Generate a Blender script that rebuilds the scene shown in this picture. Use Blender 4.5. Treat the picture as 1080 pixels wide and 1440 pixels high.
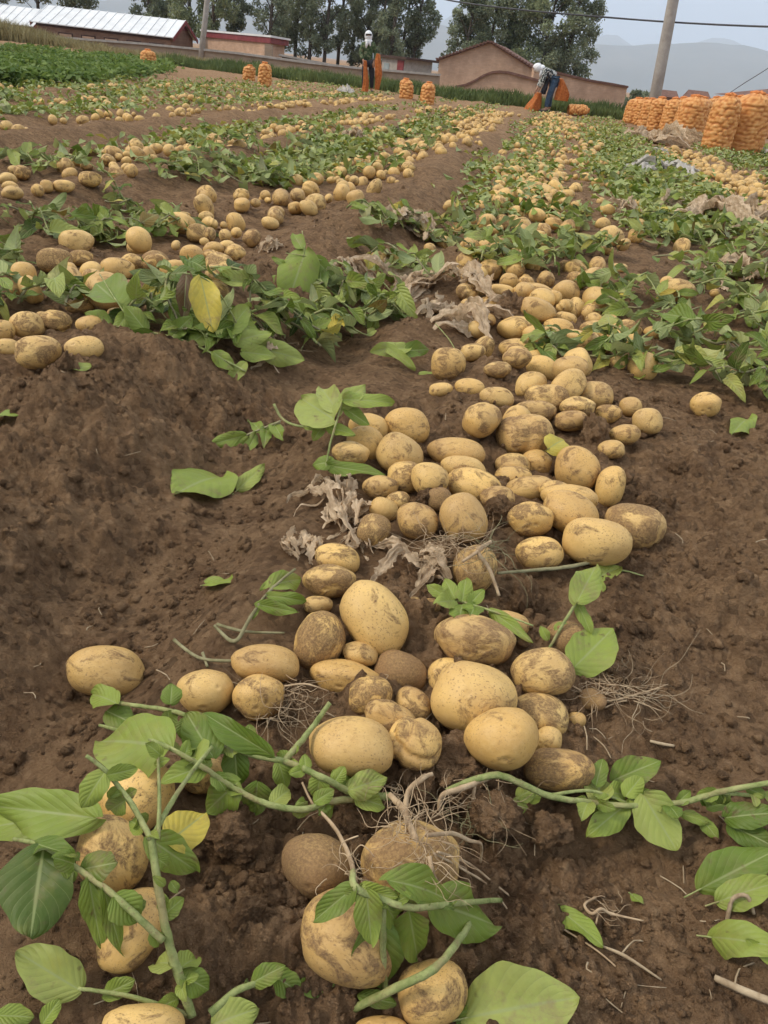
import bpy, bmesh, math, random
import numpy as np
from mathutils import Matrix, Vector

for o in list(bpy.data.objects):
    bpy.data.objects.remove(o, do_unlink=True)
SC = bpy.context.scene
COL = SC.collection
random.seed(7)
RNG = np.random.default_rng(7)
PI = math.pi

# ------------------------------------------------------------------ camera
CAM_H = 0.78                       # phone held low over the potato row
FPX = 1084.0                       # focal length in pixels of the 1080 x 1440 frame
PITCH, ROLL, YAW = math.radians(30.0), math.radians(6.5), math.radians(8.2)
CF = np.array([-math.sin(YAW) * math.cos(PITCH), math.cos(YAW) * math.cos(PITCH), -math.sin(PITCH)])
_r0 = np.array([math.cos(YAW), math.sin(YAW), 0.0])
_u0 = np.cross(_r0, CF)
CR = _r0 * math.cos(ROLL) + _u0 * math.sin(ROLL)
CU = -_r0 * math.sin(ROLL) + _u0 * math.cos(ROLL)
CP = np.array([0.0, 0.0, CAM_H])
cam = bpy.data.cameras.new('camera')
cam.sensor_fit = 'HORIZONTAL'
cam.sensor_width = 36.0
cam.lens = 36.0 * FPX / 1080.0
cam.clip_start = 0.02
cam.clip_end = 40000.0
cam_ob = bpy.data.objects.new('camera', cam)
COL.objects.link(cam_ob)
M = Matrix.Identity(4)
for i in range(3):
    M[i][0], M[i][1], M[i][2], M[i][3] = CR[i], CU[i], -CF[i], CP[i]
cam_ob.matrix_world = M
SC.camera = cam_ob

# ------------------------------------------------------------------ world and sun: bright overcast
SUN_EL, SUN_AZ = math.radians(44), math.radians(-104)      # azimuth from +Y towards +X
world = bpy.data.worlds.new('World')
SC.world = world
world.use_nodes = True
wn, wl = world.node_tree.nodes, world.node_tree.links
wn.clear()
w_out = wn.new('ShaderNodeOutputWorld')
w_bg = wn.new('ShaderNodeBackground')
w_bg.inputs['Strength'].default_value = 0.095
sky = wn.new('ShaderNodeTexSky')
sky.sky_type = 'NISHITA'
sky.sun_disc = False
sky.sun_elevation = SUN_EL
sky.sun_rotation = SUN_AZ
sky.air_density, sky.dust_density, sky.ozone_density = 1.0, 2.0, 1.0
w_tc = wn.new('ShaderNodeTexCoord')
w_map = wn.new('ShaderNodeMapping')
w_map.inputs['Scale'].default_value = (1.0, 1.0, 3.2)
w_no = wn.new('ShaderNodeTexNoise')
w_no.inputs['Scale'].default_value = 2.2
w_no.inputs['Detail'].default_value = 7.0
w_ramp = wn.new('ShaderNodeValToRGB')
w_ramp.color_ramp.elements[0].position = 0.3
w_ramp.color_ramp.elements[0].color = (1.65, 2.12, 2.95, 1)
w_ramp.color_ramp.elements[1].position = 0.72
w_ramp.color_ramp.elements[1].color = (2.45, 2.9, 3.7, 1)
w_mix = wn.new('ShaderNodeMix')
w_mix.data_type = 'RGBA'
w_mix.inputs[0].default_value = 0.86
wl.new(w_tc.outputs['Generated'], w_map.inputs['Vector'])
wl.new(w_map.outputs['Vector'], w_no.inputs['Vector'])
wl.new(w_no.outputs['Fac'], w_ramp.inputs['Fac'])
wl.new(sky.outputs['Color'], w_mix.inputs[6])
# an overcast sky is about three times as bright overhead as at the horizon
w_sep = wn.new('ShaderNodeSeparateXYZ')
wl.new(w_tc.outputs['Generated'], w_sep.inputs[0])
w_el = wn.new('ShaderNodeValToRGB')
w_el.color_ramp.elements[0].position = 0.0
w_el.color_ramp.elements[0].color = (1.0, 1.0, 1.0, 1)
w_el.color_ramp.elements[1].position = 1.0
w_el.color_ramp.elements[1].color = (5.0, 4.2, 3.3, 1)
wl.new(w_sep.outputs['Z'], w_el.inputs['Fac'])
w_mul = wn.new('ShaderNodeMix')
w_mul.data_type = 'RGBA'
w_mul.blend_type = 'MULTIPLY'
w_mul.inputs[0].default_value = 1.0
wl.new(w_ramp.outputs['Color'], w_mul.inputs[6])
wl.new(w_el.outputs['Color'], w_mul.inputs[7])
wl.new(w_mul.outputs[2], w_mix.inputs[7])
wl.new(w_mix.outputs[2], w_bg.inputs['Color'])
wl.new(w_bg.outputs['Background'], w_out.inputs['Surface'])

sun = bpy.data.lights.new('sun', 'SUN')
sun.energy = 1.5
sun.angle = math.radians(13)
sun.color = (1.0, 0.91, 0.76)
sun_ob = bpy.data.objects.new('sun', sun)
COL.objects.link(sun_ob)
_sd = Vector((math.sin(SUN_AZ) * math.cos(SUN_EL), math.cos(SUN_AZ) * math.cos(SUN_EL), math.sin(SUN_EL)))
sun_ob.rotation_euler = _sd.to_track_quat('Z', 'Y').to_euler()
sun_ob.location = (-8, 6, 20)

SC.view_settings.view_transform = 'Standard'
SC.view_settings.look = 'None'
SC.view_settings.gamma = 1.0
SC.view_settings.use_curve_mapping = False
SC.view_settings.exposure = 1.0
SC.render.engine = 'CYCLES'
SC.cycles.use_denoising = True
SC.cycles.max_bounces = 6
SC.cycles.volume_bounces = 2

# ------------------------------------------------------------------ noise and terrain
def _hash(ix, iy, seed):
    h = (ix.astype(np.int64) * 374761393 + iy.astype(np.int64) * 668265263 + seed * 974711) & 0x7fffffff
    h = ((h ^ (h >> 13)) * 1274126177) & 0x7fffffff
    h = ((h ^ (h >> 16)) * 668265263) & 0x7fffffff
    return ((h ^ (h >> 15)) & 0xffff) / 65535.0

def vnoise(x, y, seed=0):
    ix, iy = np.floor(x), np.floor(y)
    fx, fy = x - ix, y - iy
    fx = fx * fx * fx * (fx * (fx * 6 - 15) + 10)
    fy = fy * fy * fy * (fy * (fy * 6 - 15) + 10)
    a, b = _hash(ix, iy, seed), _hash(ix + 1, iy, seed)
    c, d = _hash(ix, iy + 1, seed), _hash(ix + 1, iy + 1, seed)
    return (a + (b - a) * fx) * (1 - fy) + (c + (d - c) * fx) * fy - 0.5

def fbm(x, y, octaves=4, seed=0, gain=0.5):
    s, a = 0.0, 1.0
    for k in range(octaves):
        s = s + a * vnoise(x + 17.3 * k, y - 9.1 * k, seed + k)
        x, y, a = x * 2.03, y * 2.03, a * gain
    return s

def worley(x, y, seed=0):
    ix, iy = np.floor(x), np.floor(y)
    best = np.full(np.shape(x), 9.0)
    hid = np.zeros(np.shape(x))
    for dx in (-1, 0, 1):
        for dy in (-1, 0, 1):
            cx, cy = ix + dx, iy + dy
            px, py = cx + _hash(cx, cy, seed), cy + _hash(cx, cy, seed + 5)
            d = (px - x) ** 2 + (py - y) ** 2
            m = d < best
            best = np.where(m, d, best)
            hid = np.where(m, _hash(cx, cy, seed + 9), hid)
    return np.sqrt(best), hid

def vnoise3(x, y, z, seed=0):
    iz = np.floor(z).astype(np.int64)
    f = z - iz
    f = f * f * (3 - 2 * f)
    return vnoise(x, y, seed + iz * 131) * (1 - f) + vnoise(x, y, seed + (iz + 1) * 131) * f

def gauss(x, c, s):
    return np.exp(-((x - c) / s) ** 2)

def H0(x, y):
    """the lie of the field: ridges and furrows along Y, without clods"""
    x = np.asarray(x, float)
    y = np.asarray(y, float)
    xx = x + 0.06 * np.sin(y * 0.7 + 1.0) * np.clip(y - 1.5, 0, 1)
    r = (0.105 + 0.03 * np.clip((y - 2.2) / 1.5, 0, 1)) * gauss(xx, -0.92, 0.24) - 0.045 * gauss(xx, -0.55, 0.13) + 0.02 * gauss(xx, -0.32, 0.10)
    r = r + 0.12 * gauss(xx, -2.36, 0.22) + 0.14 * gauss(xx, -3.78, 0.22)
    r = r + 0.09 * gauss(xx, -4.75, 0.22) + 0.09 * gauss(xx, -6.4, 0.24) + 0.09 * gauss(xx, -7.9, 0.24)
    r = r + 0.03 * gauss(xx, 0.55, 0.2) + 0.05 * gauss(xx, 1.55, 0.2) + 0.06 * gauss(xx, 3.0, 0.25)
    r = r * np.clip(1.2 - y / 34.0, 0, 1) * (0.75 + 0.6 * vnoise(x * 0.9, y * 0.9, 3))
    lump = 0.06 * fbm(x * 3.1, y * 3.1, 3, 11) + 0.11 * np.clip((-.35 - x) * 4, 0, 1) * np.clip(2.6 - y, 0, 1) * fbm(x * 2.4 + 5, y * 5.0, 2, 23)
    near = np.clip((0.9 - y) / 0.6, 0, 1)
    far = -0.012 * np.clip(y - 33, 0, 60) * np.clip((x + 22) / 20, 0, 1)
    return r + lump - 0.015 * near + far

def H(x, y, fine=None):
    """the full surface; fine is the cell size of the grid where the detail fades out"""
    z = H0(x, y)
    f = 0.006 if fine is None else fine
    rough = np.clip(0.62 + 1.5 * vnoise(x * 2.3, y * 2.3, 31), 0.12, 1.3)
    k1 = np.clip(0.11 / np.maximum(f, 1e-4) / 2.5, 0, 1)
    z = z + k1 * 0.034 * rough * fbm(x * 9, y * 9, 4, 41, 0.62)
    d, hid = worley(x * 20, y * 20, 51)
    z = z + k1 * 0.026 * rough * np.clip(0.62 - d, 0, 1) * (hid > 0.45)
    d, hid = worley(x * 48, y * 48, 61)
    k2 = np.clip(0.021 / np.maximum(f, 1e-4) / 1.6, 0, 1)
    z = z + k2 * 0.020 * rough * np.clip(0.62 - d, 0, 1) * (0.3 + hid)
    d, hid = worley(x * 110, y * 110, 71)
    k3 = np.clip(0.009 / np.maximum(f, 1e-4) / 1.3, 0, 1)
    z = z + k3 * 0.010 * rough * np.clip(0.6 - d, 0, 1) * (0.3 + hid)
    return z

def ray(px, py):
    d = CF + CR * (px - 540.0) / FPX - CU * (py - 720.0) / FPX
    return d                                  # parameter = depth along the optical axis

_TS = np.geomspace(0.35, 60.0, 900)
def ground_t(px, py, lift=0.0):
    d = ray(px, py)
    z = CAM_H + d[2] * _TS - H0(d[0] * _TS, d[1] * _TS) - lift
    neg = np.nonzero(z < 0)[0]
    if len(neg) == 0:
        return 30.0
    i = neg[0]
    if i == 0:
        return float(_TS[0])
    a, b = z[i - 1], z[i]
    return float(_TS[i - 1] + (_TS[i] - _TS[i - 1]) * a / (a - b))

def P(px, py, lift=0.0):
    d = ray(px, py)
    return Vector(CP + d * ground_t(px, py, lift))

FH = np.array([-math.sin(YAW), math.cos(YAW), 0.0])
RH = np.array([math.cos(YAW), math.sin(YAW), 0.0])
def W(px, py, D):
    """the point D metres ahead (measured on the level) in the direction of a photo pixel"""
    d = ray(px, py)
    return Vector(CP + d * (D / float(d @ FH)))

def project(p):
    q = np.asarray(p, float) - CP
    t = float(q @ CF)
    if t < 0.05:
        return (-9999, -9999, t)
    return (540 + FPX * float(q @ CR) / t, 720 - FPX * float(q @ CU) / t, t)

# ------------------------------------------------------------------ material helpers
def srgb(r, g, b):
    f = lambda c: ((c / 255 + 0.055) / 1.055) ** 2.4 if c > 10 else c / 255 / 12.92
    return (f(r), f(g), f(b), 1.0)

class NT:
    def __init__(self, name):
        self.m = bpy.data.materials.new(name)
        self.m.use_nodes = True
        self.t = self.m.node_tree
        self.n, self.l = self.t.nodes, self.t.links
        self.b = self.n['Principled BSDF']
        self.out = self.n['Material Output']
        self.b.inputs['Specular IOR Level'].default_value = 0.25
    def node(self, kind, **kw):
        n = self.n.new(kind)
        for k, v in kw.items():
            setattr(n, k, v)
        return n
    def coord(self, scale=(1, 1, 1), which='Object', rand=False):
        tc = self.node('ShaderNodeTexCoord')
        mp = self.node('ShaderNodeMapping')
        mp.inputs['Scale'].default_value = scale
        self.l.new(tc.outputs[which], mp.inputs['Vector'])
        if rand:
            oi = self.node('ShaderNodeObjectInfo')
            mu = self.node('ShaderNodeMath', operation='MULTIPLY')
            mu.inputs[1].default_value = 57.0
            self.l.new(oi.outputs['Random'], mu.inputs[0])
            cb = self.node('ShaderNodeCombineXYZ')
            for i in range(3):
                self.l.new(mu.outputs[0], cb.inputs[i])
            self.l.new(cb.outputs[0], mp.inputs['Location'])
        return mp.outputs['Vector']
    def noise(self, vec, scale, detail=3.0, rough=0.5, dist=0.0):
        n = self.node('ShaderNodeTexNoise')
        n.inputs['Scale'].default_value = scale
        n.inputs['Detail'].default_value = detail
        n.inputs['Roughness'].default_value = rough
        n.inputs['Distortion'].default_value = dist
        self.l.new(vec, n.inputs['Vector'])
        return n.outputs['Fac']
    def voro(self, vec, scale, feature='F1', out='Distance'):
        n = self.node('ShaderNodeTexVoronoi', feature=feature)
        n.inputs['Scale'].default_value = scale
        self.l.new(vec, n.inputs['Vector'])
        return n.outputs[out]
    def ramp(self, fac, stops):
        r = self.node('ShaderNodeValToRGB')
        e = r.color_ramp.elements
        while len(e) < len(stops):
            e.new(0.5)
        for i, (p, c) in enumerate(stops):
            e[i].position = p
            e[i].color = c if len(c) == 4 else (*c, 1)
        self.l.new(fac, r.inputs['Fac'])
        return r.outputs['Color']
    def remap(self, fac, a, b, c=0.0, d=1.0):
        r = self.node('ShaderNodeMapRange')
        for i, v in enumerate((a, b, c, d)):
            r.inputs[i + 1].default_value = v
        self.l.new(fac, r.inputs[0])
        return r.outputs[0]
    def math(self, op, a, b=None):
        n = self.node('ShaderNodeMath', operation=op)
        for i, v in enumerate((a, b)):
            if v is None:
                continue
            if isinstance(v, (int, float)):
                n.inputs[i].default_value = v
            else:
                self.l.new(v, n.inputs[i])
        return n.outputs[0]
    def mix(self, fac, a, b, blend='MIX'):
        n = self.node('ShaderNodeMix', data_type='RGBA', blend_type=blend)
        for i, v in ((0, fac), (6, a), (7, b)):
            if isinstance(v, (int, float)):
                n.inputs[i].default_value = v
            elif isinstance(v, tuple):
                n.inputs[i].default_value = v if len(v) == 4 else (*v, 1)
            else:
                self.l.new(v, n.inputs[i])
        return n.outputs[2]
    def attr(self, name, typ='OBJECT', out='Fac'):
        n = self.node('ShaderNodeAttribute', attribute_type=typ, attribute_name=name)
        return n.outputs[out]
    def color(self, c):
        if isinstance(c, tuple):
            self.b.inputs['Base Color'].default_value = c if len(c) == 4 else (*c, 1)
        else:
            self.l.new(c, self.b.inputs['Base Color'])
    def rough(self, v):
        if isinstance(v, (int, float)):
            self.b.inputs['Roughness'].default_value = v
        else:
            self.l.new(v, self.b.inputs['Roughness'])
    def bump(self, h, strength=0.4, dist=0.01, prev=None):
        n = self.node('ShaderNodeBump')
        n.inputs['Strength'].default_value = strength
        n.inputs['Distance'].default_value = dist
        self.l.new(h, n.inputs['Height'])
        if prev is not None:
            self.l.new(prev, n.inputs['Normal'])
        self.l.new(n.outputs['Normal'], self.b.inputs['Normal'])
        return n.outputs['Normal']
    def translucent(self, color, fac):
        t = self.node('ShaderNodeBsdfTranslucent')
        if isinstance(color, tuple):
            t.inputs['Color'].default_value = color
        else:
            self.l.new(color, t.inputs['Color'])
        mx = self.node('ShaderNodeMixShader')
        mx.inputs[0].default_value = fac
        self.l.new(self.b.outputs[0], mx.inputs[1])
        self.l.new(t.outputs[0], mx.inputs[2])
        self.l.new(mx.outputs[0], self.out.inputs['Surface'])

MAT = {}
def m_soil(name='soil', rnd=False, sc=1.0):
    t = NT(name)
    v = t.coord((sc, sc, sc), rand=rnd)
    big = t.noise(v, 1.7, 4, 0.55)
    mid = t.noise(v, 13, 8, 0.72)
    fine = t.noise(v, 95, 6, 0.75)
    c1 = t.ramp(big, [(0.3, (0.168, 0.092, 0.048)), (0.7, (0.356, 0.211, 0.107))])
    c2 = t.ramp(mid, [(0.32, (0.091, 0.049, 0.028)), (0.70, (0.442, 0.268, 0.139))])
    c = t.mix(0.6, c1, c2)
    c = t.mix(t.remap(fine, 0.32, 0.72, 0.0, 0.75), c, t.mix(t.remap(mid, .35, .65, 0, 1), (0.247, 0.147, 0.078), (0.505, 0.325, 0.176)))
    cell = t.node('ShaderNodeTexVoronoi', feature='F1')
    cell.inputs['Scale'].default_value = 75
    t.l.new(v, cell.inputs['Vector'])
    sp = t.node('ShaderNodeSeparateXYZ')
    t.l.new(cell.outputs['Color'], sp.inputs[0])
    c = t.mix(t.math('MULTIPLY', t.remap(sp.outputs[0], .55, 1.0, 0, .55), t.remap(cell.outputs['Distance'], .6, .2, 0, 1)), c, (0.516, 0.335, 0.186))
    c = t.mix(t.remap(sp.outputs[1], .7, 1.0, 0, .55), c, (0.074, 0.044, 0.026))
    speck = t.voro(v, 190)
    c = t.mix(t.remap(speck, 0.10, 0.03, 0.0, 0.5), c, (0.775, 0.605, 0.389))
    t.color(c)
    t.rough(0.95)
    t.b.inputs['Specular IOR Level'].default_value = 0.1
    n1 = t.bump(mid, 0.6, 0.03)
    n2 = t.bump(t.math('MULTIPLY', cell.outputs['Distance'], -1.0), 0.7, 0.008, n1)
    n3 = t.bump(fine, 0.9, 0.014, n2)
    t.bump(t.noise(v, 380, 3, 0.7), 0.8, 0.004, n3)
    MAT[name] = t.m
m_soil()
m_soil('clod', True, .035)

def m_potato(name='potato', sc=.05):
    t = NT(name)
    v = t.coord((sc, sc, sc), rand=True)
    oi = t.node('ShaderNodeObjectInfo')
    geo = t.node('ShaderNodeNewGeometry')
    rnd = t.math('FRACT', t.math('ADD', oi.outputs['Random'], geo.outputs['Random Per Island']))
    base = t.ramp(rnd, [(0.0, (0.60, 0.365, 0.110)), (0.35, (0.72, 0.46, 0.145)), (0.7, (0.67, 0.445, 0.155)), (1.0, (0.52, 0.32, 0.105))])
    soft = t.noise(v, 16, 4, 0.6)
    c = t.mix(t.remap(soft, 0.38, 0.72, 0.0, 0.6), base, (0.43, 0.250, 0.088))
    mott = t.noise(v, 95, 4, 0.65)
    c = t.mix(t.remap(mott, 0.45, 0.75, 0.0, 0.4), c, (0.70, 0.475, 0.20))
    c = t.mix(t.math('MULTIPLY', t.attr('eye', 'GEOMETRY'), t.remap(t.noise(v, 150, 3), .3, .6, .5, 1)), c, (0.16, 0.085, 0.038))
    dots = t.voro(v, 105)
    dm = t.math('MULTIPLY', t.remap(dots, 0.17, 0.06, 0, 1), t.remap(t.noise(v, 22, 2), 0.42, 0.62, 0, 0.75))
    c = t.mix(dm, c, (0.17, 0.085, 0.032))
    dirt = t.attr('dirt')
    dn = t.noise(v, 26, 6, 0.66, 0.6)
    thr = t.math('SUBTRACT', 0.68, t.math('MULTIPLY', dirt, 0.30))
    sm = t.math('MULTIPLY', t.math('SUBTRACT', dn, thr), 10.0)
    sm = t.math('MINIMUM', t.math('MAXIMUM', sm, 0.0), 0.92)
    sm = t.math('MULTIPLY', sm, t.remap(t.noise(v, 240, 4, .7), .3, .62, .35, 1.0))
    c = t.mix(sm, c, t.mix(t.noise(v, 60, 3), (0.075, 0.041, 0.022), (0.165, 0.094, 0.050)))
    grit = t.math('MULTIPLY', t.remap(t.noise(v, 330, 3, .6), .57, .68, 0, .85), t.remap(t.noise(v, 14, 3), .38, .58, 0.25, 1))
    c = t.mix(grit, c, (0.16, 0.088, 0.042))
    film = t.math('MULTIPLY', t.remap(t.noise(v, 9, 5, 0.6), 0.36, 0.66, 0, 1), t.math('ADD', t.math('MULTIPLY', dirt, 0.55), .08))
    c = t.mix(film, c, (0.27, 0.155, 0.070))
    t.color(c)
    t.rough(t.remap(sm, 0, 0.8, 0.52, 0.9))
    t.b.inputs['Specular IOR Level'].default_value = 0.3
    t.b.inputs['Subsurface Weight'].default_value = 0.0
    n1 = t.bump(soft, 0.25, 0.006)
    n2 = t.bump(mott, 0.35, 0.0016, n1)
    t.bump(sm, 0.5, 0.0018, n2)
    MAT[name] = t.m
m_potato()
m_potato('potato_mass', 1.0)

def m_leaf(name, typ, inst=False):
    t = NT(name)
    ks = .07 if inst else 1.0
    tone = t.attr('tone', typ)
    c = t.ramp(tone, [(0.0, (0.038, 0.068, 0.008)), (0.30, (0.118, 0.182, 0.020)), (0.55, (0.255, 0.320, 0.050)),
                      (0.78, (0.360, 0.390, 0.100)), (0.92, (0.60, 0.45, 0.060)), (1.0, (0.11, 0.052, 0.024))])
    v = t.coord(rand=True)
    blot = t.noise(v, 22 * ks, 3, .6)
    c = t.mix(t.remap(blot, .54, .74, 0, .4), c, (0.32, 0.29, 0.06))
    c = t.mix(t.remap(t.noise(v, 60 * ks, 5, 0.6), 0.35, 0.7, 0, 0.28), c, (0.170, 0.190, 0.060))
    if typ == 'OBJECT':
        uv = t.node('ShaderNodeUVMap')
        sx = t.node('ShaderNodeSeparateXYZ')
        t.l.new(uv.outputs[0], sx.inputs[0])
        off = t.math('ABSOLUTE', t.math('SUBTRACT', sx.outputs[1], 0.5))
        rib = t.remap(off, 0.035, 0.012, 0, 0.7)
        ph = t.math('FRACT', t.math('SUBTRACT', t.math('MULTIPLY', sx.outputs[0], 7.0), t.math('MULTIPLY', off, 5.5)))
        vein = t.remap(t.math('ABSOLUTE', t.math('SUBTRACT', ph, 0.5)), 0.45, 0.5, 0, 0.30)
        vm = t.math('MAXIMUM', rib, vein)
        c = t.mix(vm, c, (0.30, 0.34, 0.13))
        puck = t.math('SUBTRACT', .5, t.math('ABSOLUTE', t.math('SUBTRACT', ph, 0.5)))
        puck = t.math('MULTIPLY', t.math('POWER', puck, .6), t.remap(off, 0.02, .12, 0, 1))
        quilt = t.math('ADD', t.math('MULTIPLY', t.noise(v, 110 if not inst else 8, 4), 0.7), puck)
        t.bump(quilt, 0.8, 0.0011 if not inst else .004)
        spot = t.math('MULTIPLY', t.remap(t.noise(v, 75 * ks, 3, 0.5), 0.62, 0.72, 0, 0.85), t.remap(t.noise(v, 11 * ks, 2), 0.46, 0.62, 0, 1))
        c = t.mix(spot, c, (0.13, 0.075, 0.038))
        dust = t.math('MULTIPLY', t.remap(t.noise(v, 34 * ks, 6, .75), .50, .68, 0, .6), t.remap(t.noise(v, 9 * ks, 2), .42, .6, 0, 1))
        c = t.mix(dust, c, (0.24, 0.155, 0.092))
    gm = t.node('ShaderNodeNewGeometry')
    c = t.mix(t.math('MULTIPLY', gm.outputs['Backfacing'], 0.50), c, (0.370, 0.405, 0.195))
    t.color(c)
    t.rough(0.5)
    t.b.inputs['Specular IOR Level'].default_value = 0.3
    t.translucent(c, 0.25)
    MAT[name] = t.m
m_leaf('leaf', 'OBJECT')
m_leaf('leaf_copy', 'OBJECT', True)
m_leaf('leaf_mass', 'GEOMETRY')

def simple(name, ca, cb, scale=20, detail=4, rough=0.8, bump=0.0, bdist=0.01, spec=0.25, lo=0.3, hi=0.7, stretch=(1, 1, 1), rand=True, trans=0.0):
    t = NT(name)
    v = t.coord(stretch, rand=rand)
    n = t.noise(v, scale, detail, 0.6)
    c = t.ramp(n, [(lo, ca), (hi, cb)])
    t.color(c)
    t.rough(rough)
    t.b.inputs['Specular IOR Level'].default_value = spec
    if bump:
        t.bump(n, bump, bdist)
    if trans:
        t.translucent(c, trans)
    MAT[name] = t.m
    return t
def m_stem():
    t = NT('stem')
    v = t.coord(rand=True)
    n = t.noise(v, 60, 6, .65)
    c = t.ramp(n, [(.3, (0.135, 0.170, 0.045)), (.7, (0.35, 0.37, 0.145))])
    c = t.mix(t.remap(t.noise(v, 24, 4, .6), .5, .66, 0, .6), c, (0.30, 0.22, 0.11))
    c = t.mix(t.remap(t.noise(v, 170, 5, .75), .56, .68, 0, .7), c, (0.17, 0.105, 0.06))
    t.color(c)
    t.rough(.6)
    t.b.inputs['Specular IOR Level'].default_value = .2
    t.bump(n, .8, .004)
    MAT['stem'] = t.m
m_stem()
simple('stem_dry', (0.14, 0.125, 0.055), (0.30, 0.27, 0.15), 45, 4, 0.75, 0.4, 0.002)
simple('root', (0.24, 0.155, 0.085), (0.52, 0.385, 0.235), 50, 4, 0.75, 0.3, 0.002)
simple('straw', (0.22, 0.15, 0.085), (0.46, 0.36, 0.23), 60, 3, 0.85)
simple('film', (0.34, 0.225, 0.125), (0.80, 0.62, 0.41), 40, 6, 0.6, 0.9, 0.006, 0.3, trans=0.35)
simple('film_white', (0.36, 0.32, 0.26), (0.62, 0.57, 0.50), 18, 5, 0.5, 0.6, 0.006, 0.35, stretch=(1.8, .5, 1), trans=0.25)
simple('bark', (0.055, 0.045, 0.036), (0.15, 0.125, 0.10), 9, 5, 0.95, 0.6, 0.03)
simple('concrete', (0.27, 0.245, 0.215), (0.40, 0.37, 0.33), 4, 6, 0.9, 0.2, 0.01)
simple('maroon', (0.155, 0.030, 0.034), (0.23, 0.050, 0.050), 3, 4, 0.6)
simple('dark_wood', (0.045, 0.028, 0.024), (0.085, 0.05, 0.04), 6, 4, 0.8)
simple('roof_tile', (0.115, 0.060, 0.045), (0.19, 0.105, 0.08), 7, 4, 0.85, 0.4, 0.03)
simple('window_pane', (0.22, 0.27, 0.28), (0.34, 0.38, 0.38), 2, 2, 0.15, spec=0.5)
simple('wire', (0.05, 0.05, 0.055), (0.08, 0.08, 0.085), 5, 2, 0.6)
simple('white_cloth', (0.62, 0.62, 0.62), (0.82, 0.82, 0.82), 16, 4, 0.85, 0.3, 0.01)
simple('dark_cloth', (0.018, 0.018, 0.024), (0.045, 0.043, 0.05), 14, 4, 0.9, 0.3, 0.01)
simple('denim', (0.030, 0.055, 0.095), (0.075, 0.115, 0.165), 10, 5, 0.9, 0.3, 0.01)
simple('skin', (0.34, 0.19, 0.125), (0.42, 0.25, 0.165), 20, 3, 0.6)
simple('shoe', (0.03, 0.028, 0.027), (0.10, 0.085, 0.07), 12, 3, 0.85)
simple('sack_cloth', (0.40, 0.10, 0.022), (0.66, 0.235, 0.065), 18, 4, 0.7, 0.5, 0.01, trans=0.25)
simple('sack_tie', (0.46, 0.13, 0.03), (0.64, 0.24, 0.07), 22, 4, 0.7, 0.4, 0.01)
simple('hill_ground', (0.05, 0.055, 0.03), (0.12, 0.11, 0.075), 0.004, 6, 0.95, rand=False)
simple('weed', (0.045, 0.070, 0.018), (0.180, 0.215, 0.070), 1.0, 4, 0.7, rand=False, trans=0.2)
simple('dry_grass', (0.20, 0.16, 0.07), (0.36, 0.31, 0.15), 3.0, 4, 0.8, rand=False, trans=0.2)
def m_cells(name, stops, scale):
    t = NT(name)
    v = t.coord()
    n = t.noise(v, scale, 3, 0.5, 0.8)
    r = t.ramp(n, stops)
    t.color(r)
    t.rough(0.9)
    MAT[name] = t.m
    return t
_t = m_cells('camouflage', [(0.36, (0.018, 0.026, 0.014)), (0.44, (0.05, 0.085, 0.035)), (0.54, (0.085, 0.115, 0.055)), (0.62, (0.16, 0.165, 0.095))], 13)
_t = m_cells('patterned_cloth', [(0.40, (0.02, 0.022, 0.024)), (0.48, (0.06, 0.065, 0.06)), (0.53, (0.40, 0.41, 0.38)), (0.7, (0.55, 0.55, 0.52))], 15)

def m_brick(name, ca, cb, mortar):
    t = NT(name)
    tc = t.node('ShaderNodeTexCoord')
    v = t.coord()
    br = t.node('ShaderNodeTexBrick')
    br.inputs['Scale'].default_value = 1.0
    br.inputs['Brick Width'].default_value = 0.25
    br.inputs['Row Height'].default_value = 0.075
    br.inputs['Mortar Size'].default_value = 0.006
    br.inputs['Color1'].default_value = (*ca, 1)
    br.inputs['Color2'].default_value = (*cb, 1)
    br.inputs['Mortar'].default_value = (*mortar, 1)
    mp = t.node('ShaderNodeMapping')
    mp.inputs['Rotation'].default_value = (PI / 2, 0, 0)
    t.l.new(tc.outputs['Object'], mp.inputs['Vector'])
    t.l.new(mp.outputs['Vector'], br.inputs['Vector'])
    w = t.noise(v, 0.9, 6, 0.65)
    c = t.mix(t.remap(w, 0.38, 0.7, 0, 0.6), br.outputs['Color'], tuple(0.55 * k for k in ca))
    w2 = t.noise(v, 2.6, 5, 0.7)
    c = t.mix(t.remap(w2, 0.5, 0.8, 0, 0.5), c, tuple(min(1, 1.35 * k) for k in cb))
    t.color(c)
    t.rough(0.95)
    t.bump(br.outputs['Fac'], 0.4, -0.01)
    MAT[name] = t.m
m_brick('brick_tan', (0.46, 0.30, 0.20), (0.52, 0.35, 0.24), (0.43, 0.31, 0.225))
m_brick('brick_brown', (0.20, 0.115, 0.08), (0.26, 0.16, 0.11), (0.22, 0.16, 0.12))
m_brick('mud_wall', (0.31, 0.235, 0.165), (0.36, 0.275, 0.195), (0.33, 0.255, 0.185))
def m_roof():
    t = NT('sheet_roof')
    v = t.coord()
    n = t.noise(v, 1.3, 5, 0.65)
    t.color(t.ramp(n, [(0.3, (0.56, 0.56, 0.55)), (0.75, (0.74, 0.74, 0.72))]))
    t.rough(0.45)
    MAT['sheet_roof'] = t.m
m_roof()
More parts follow.
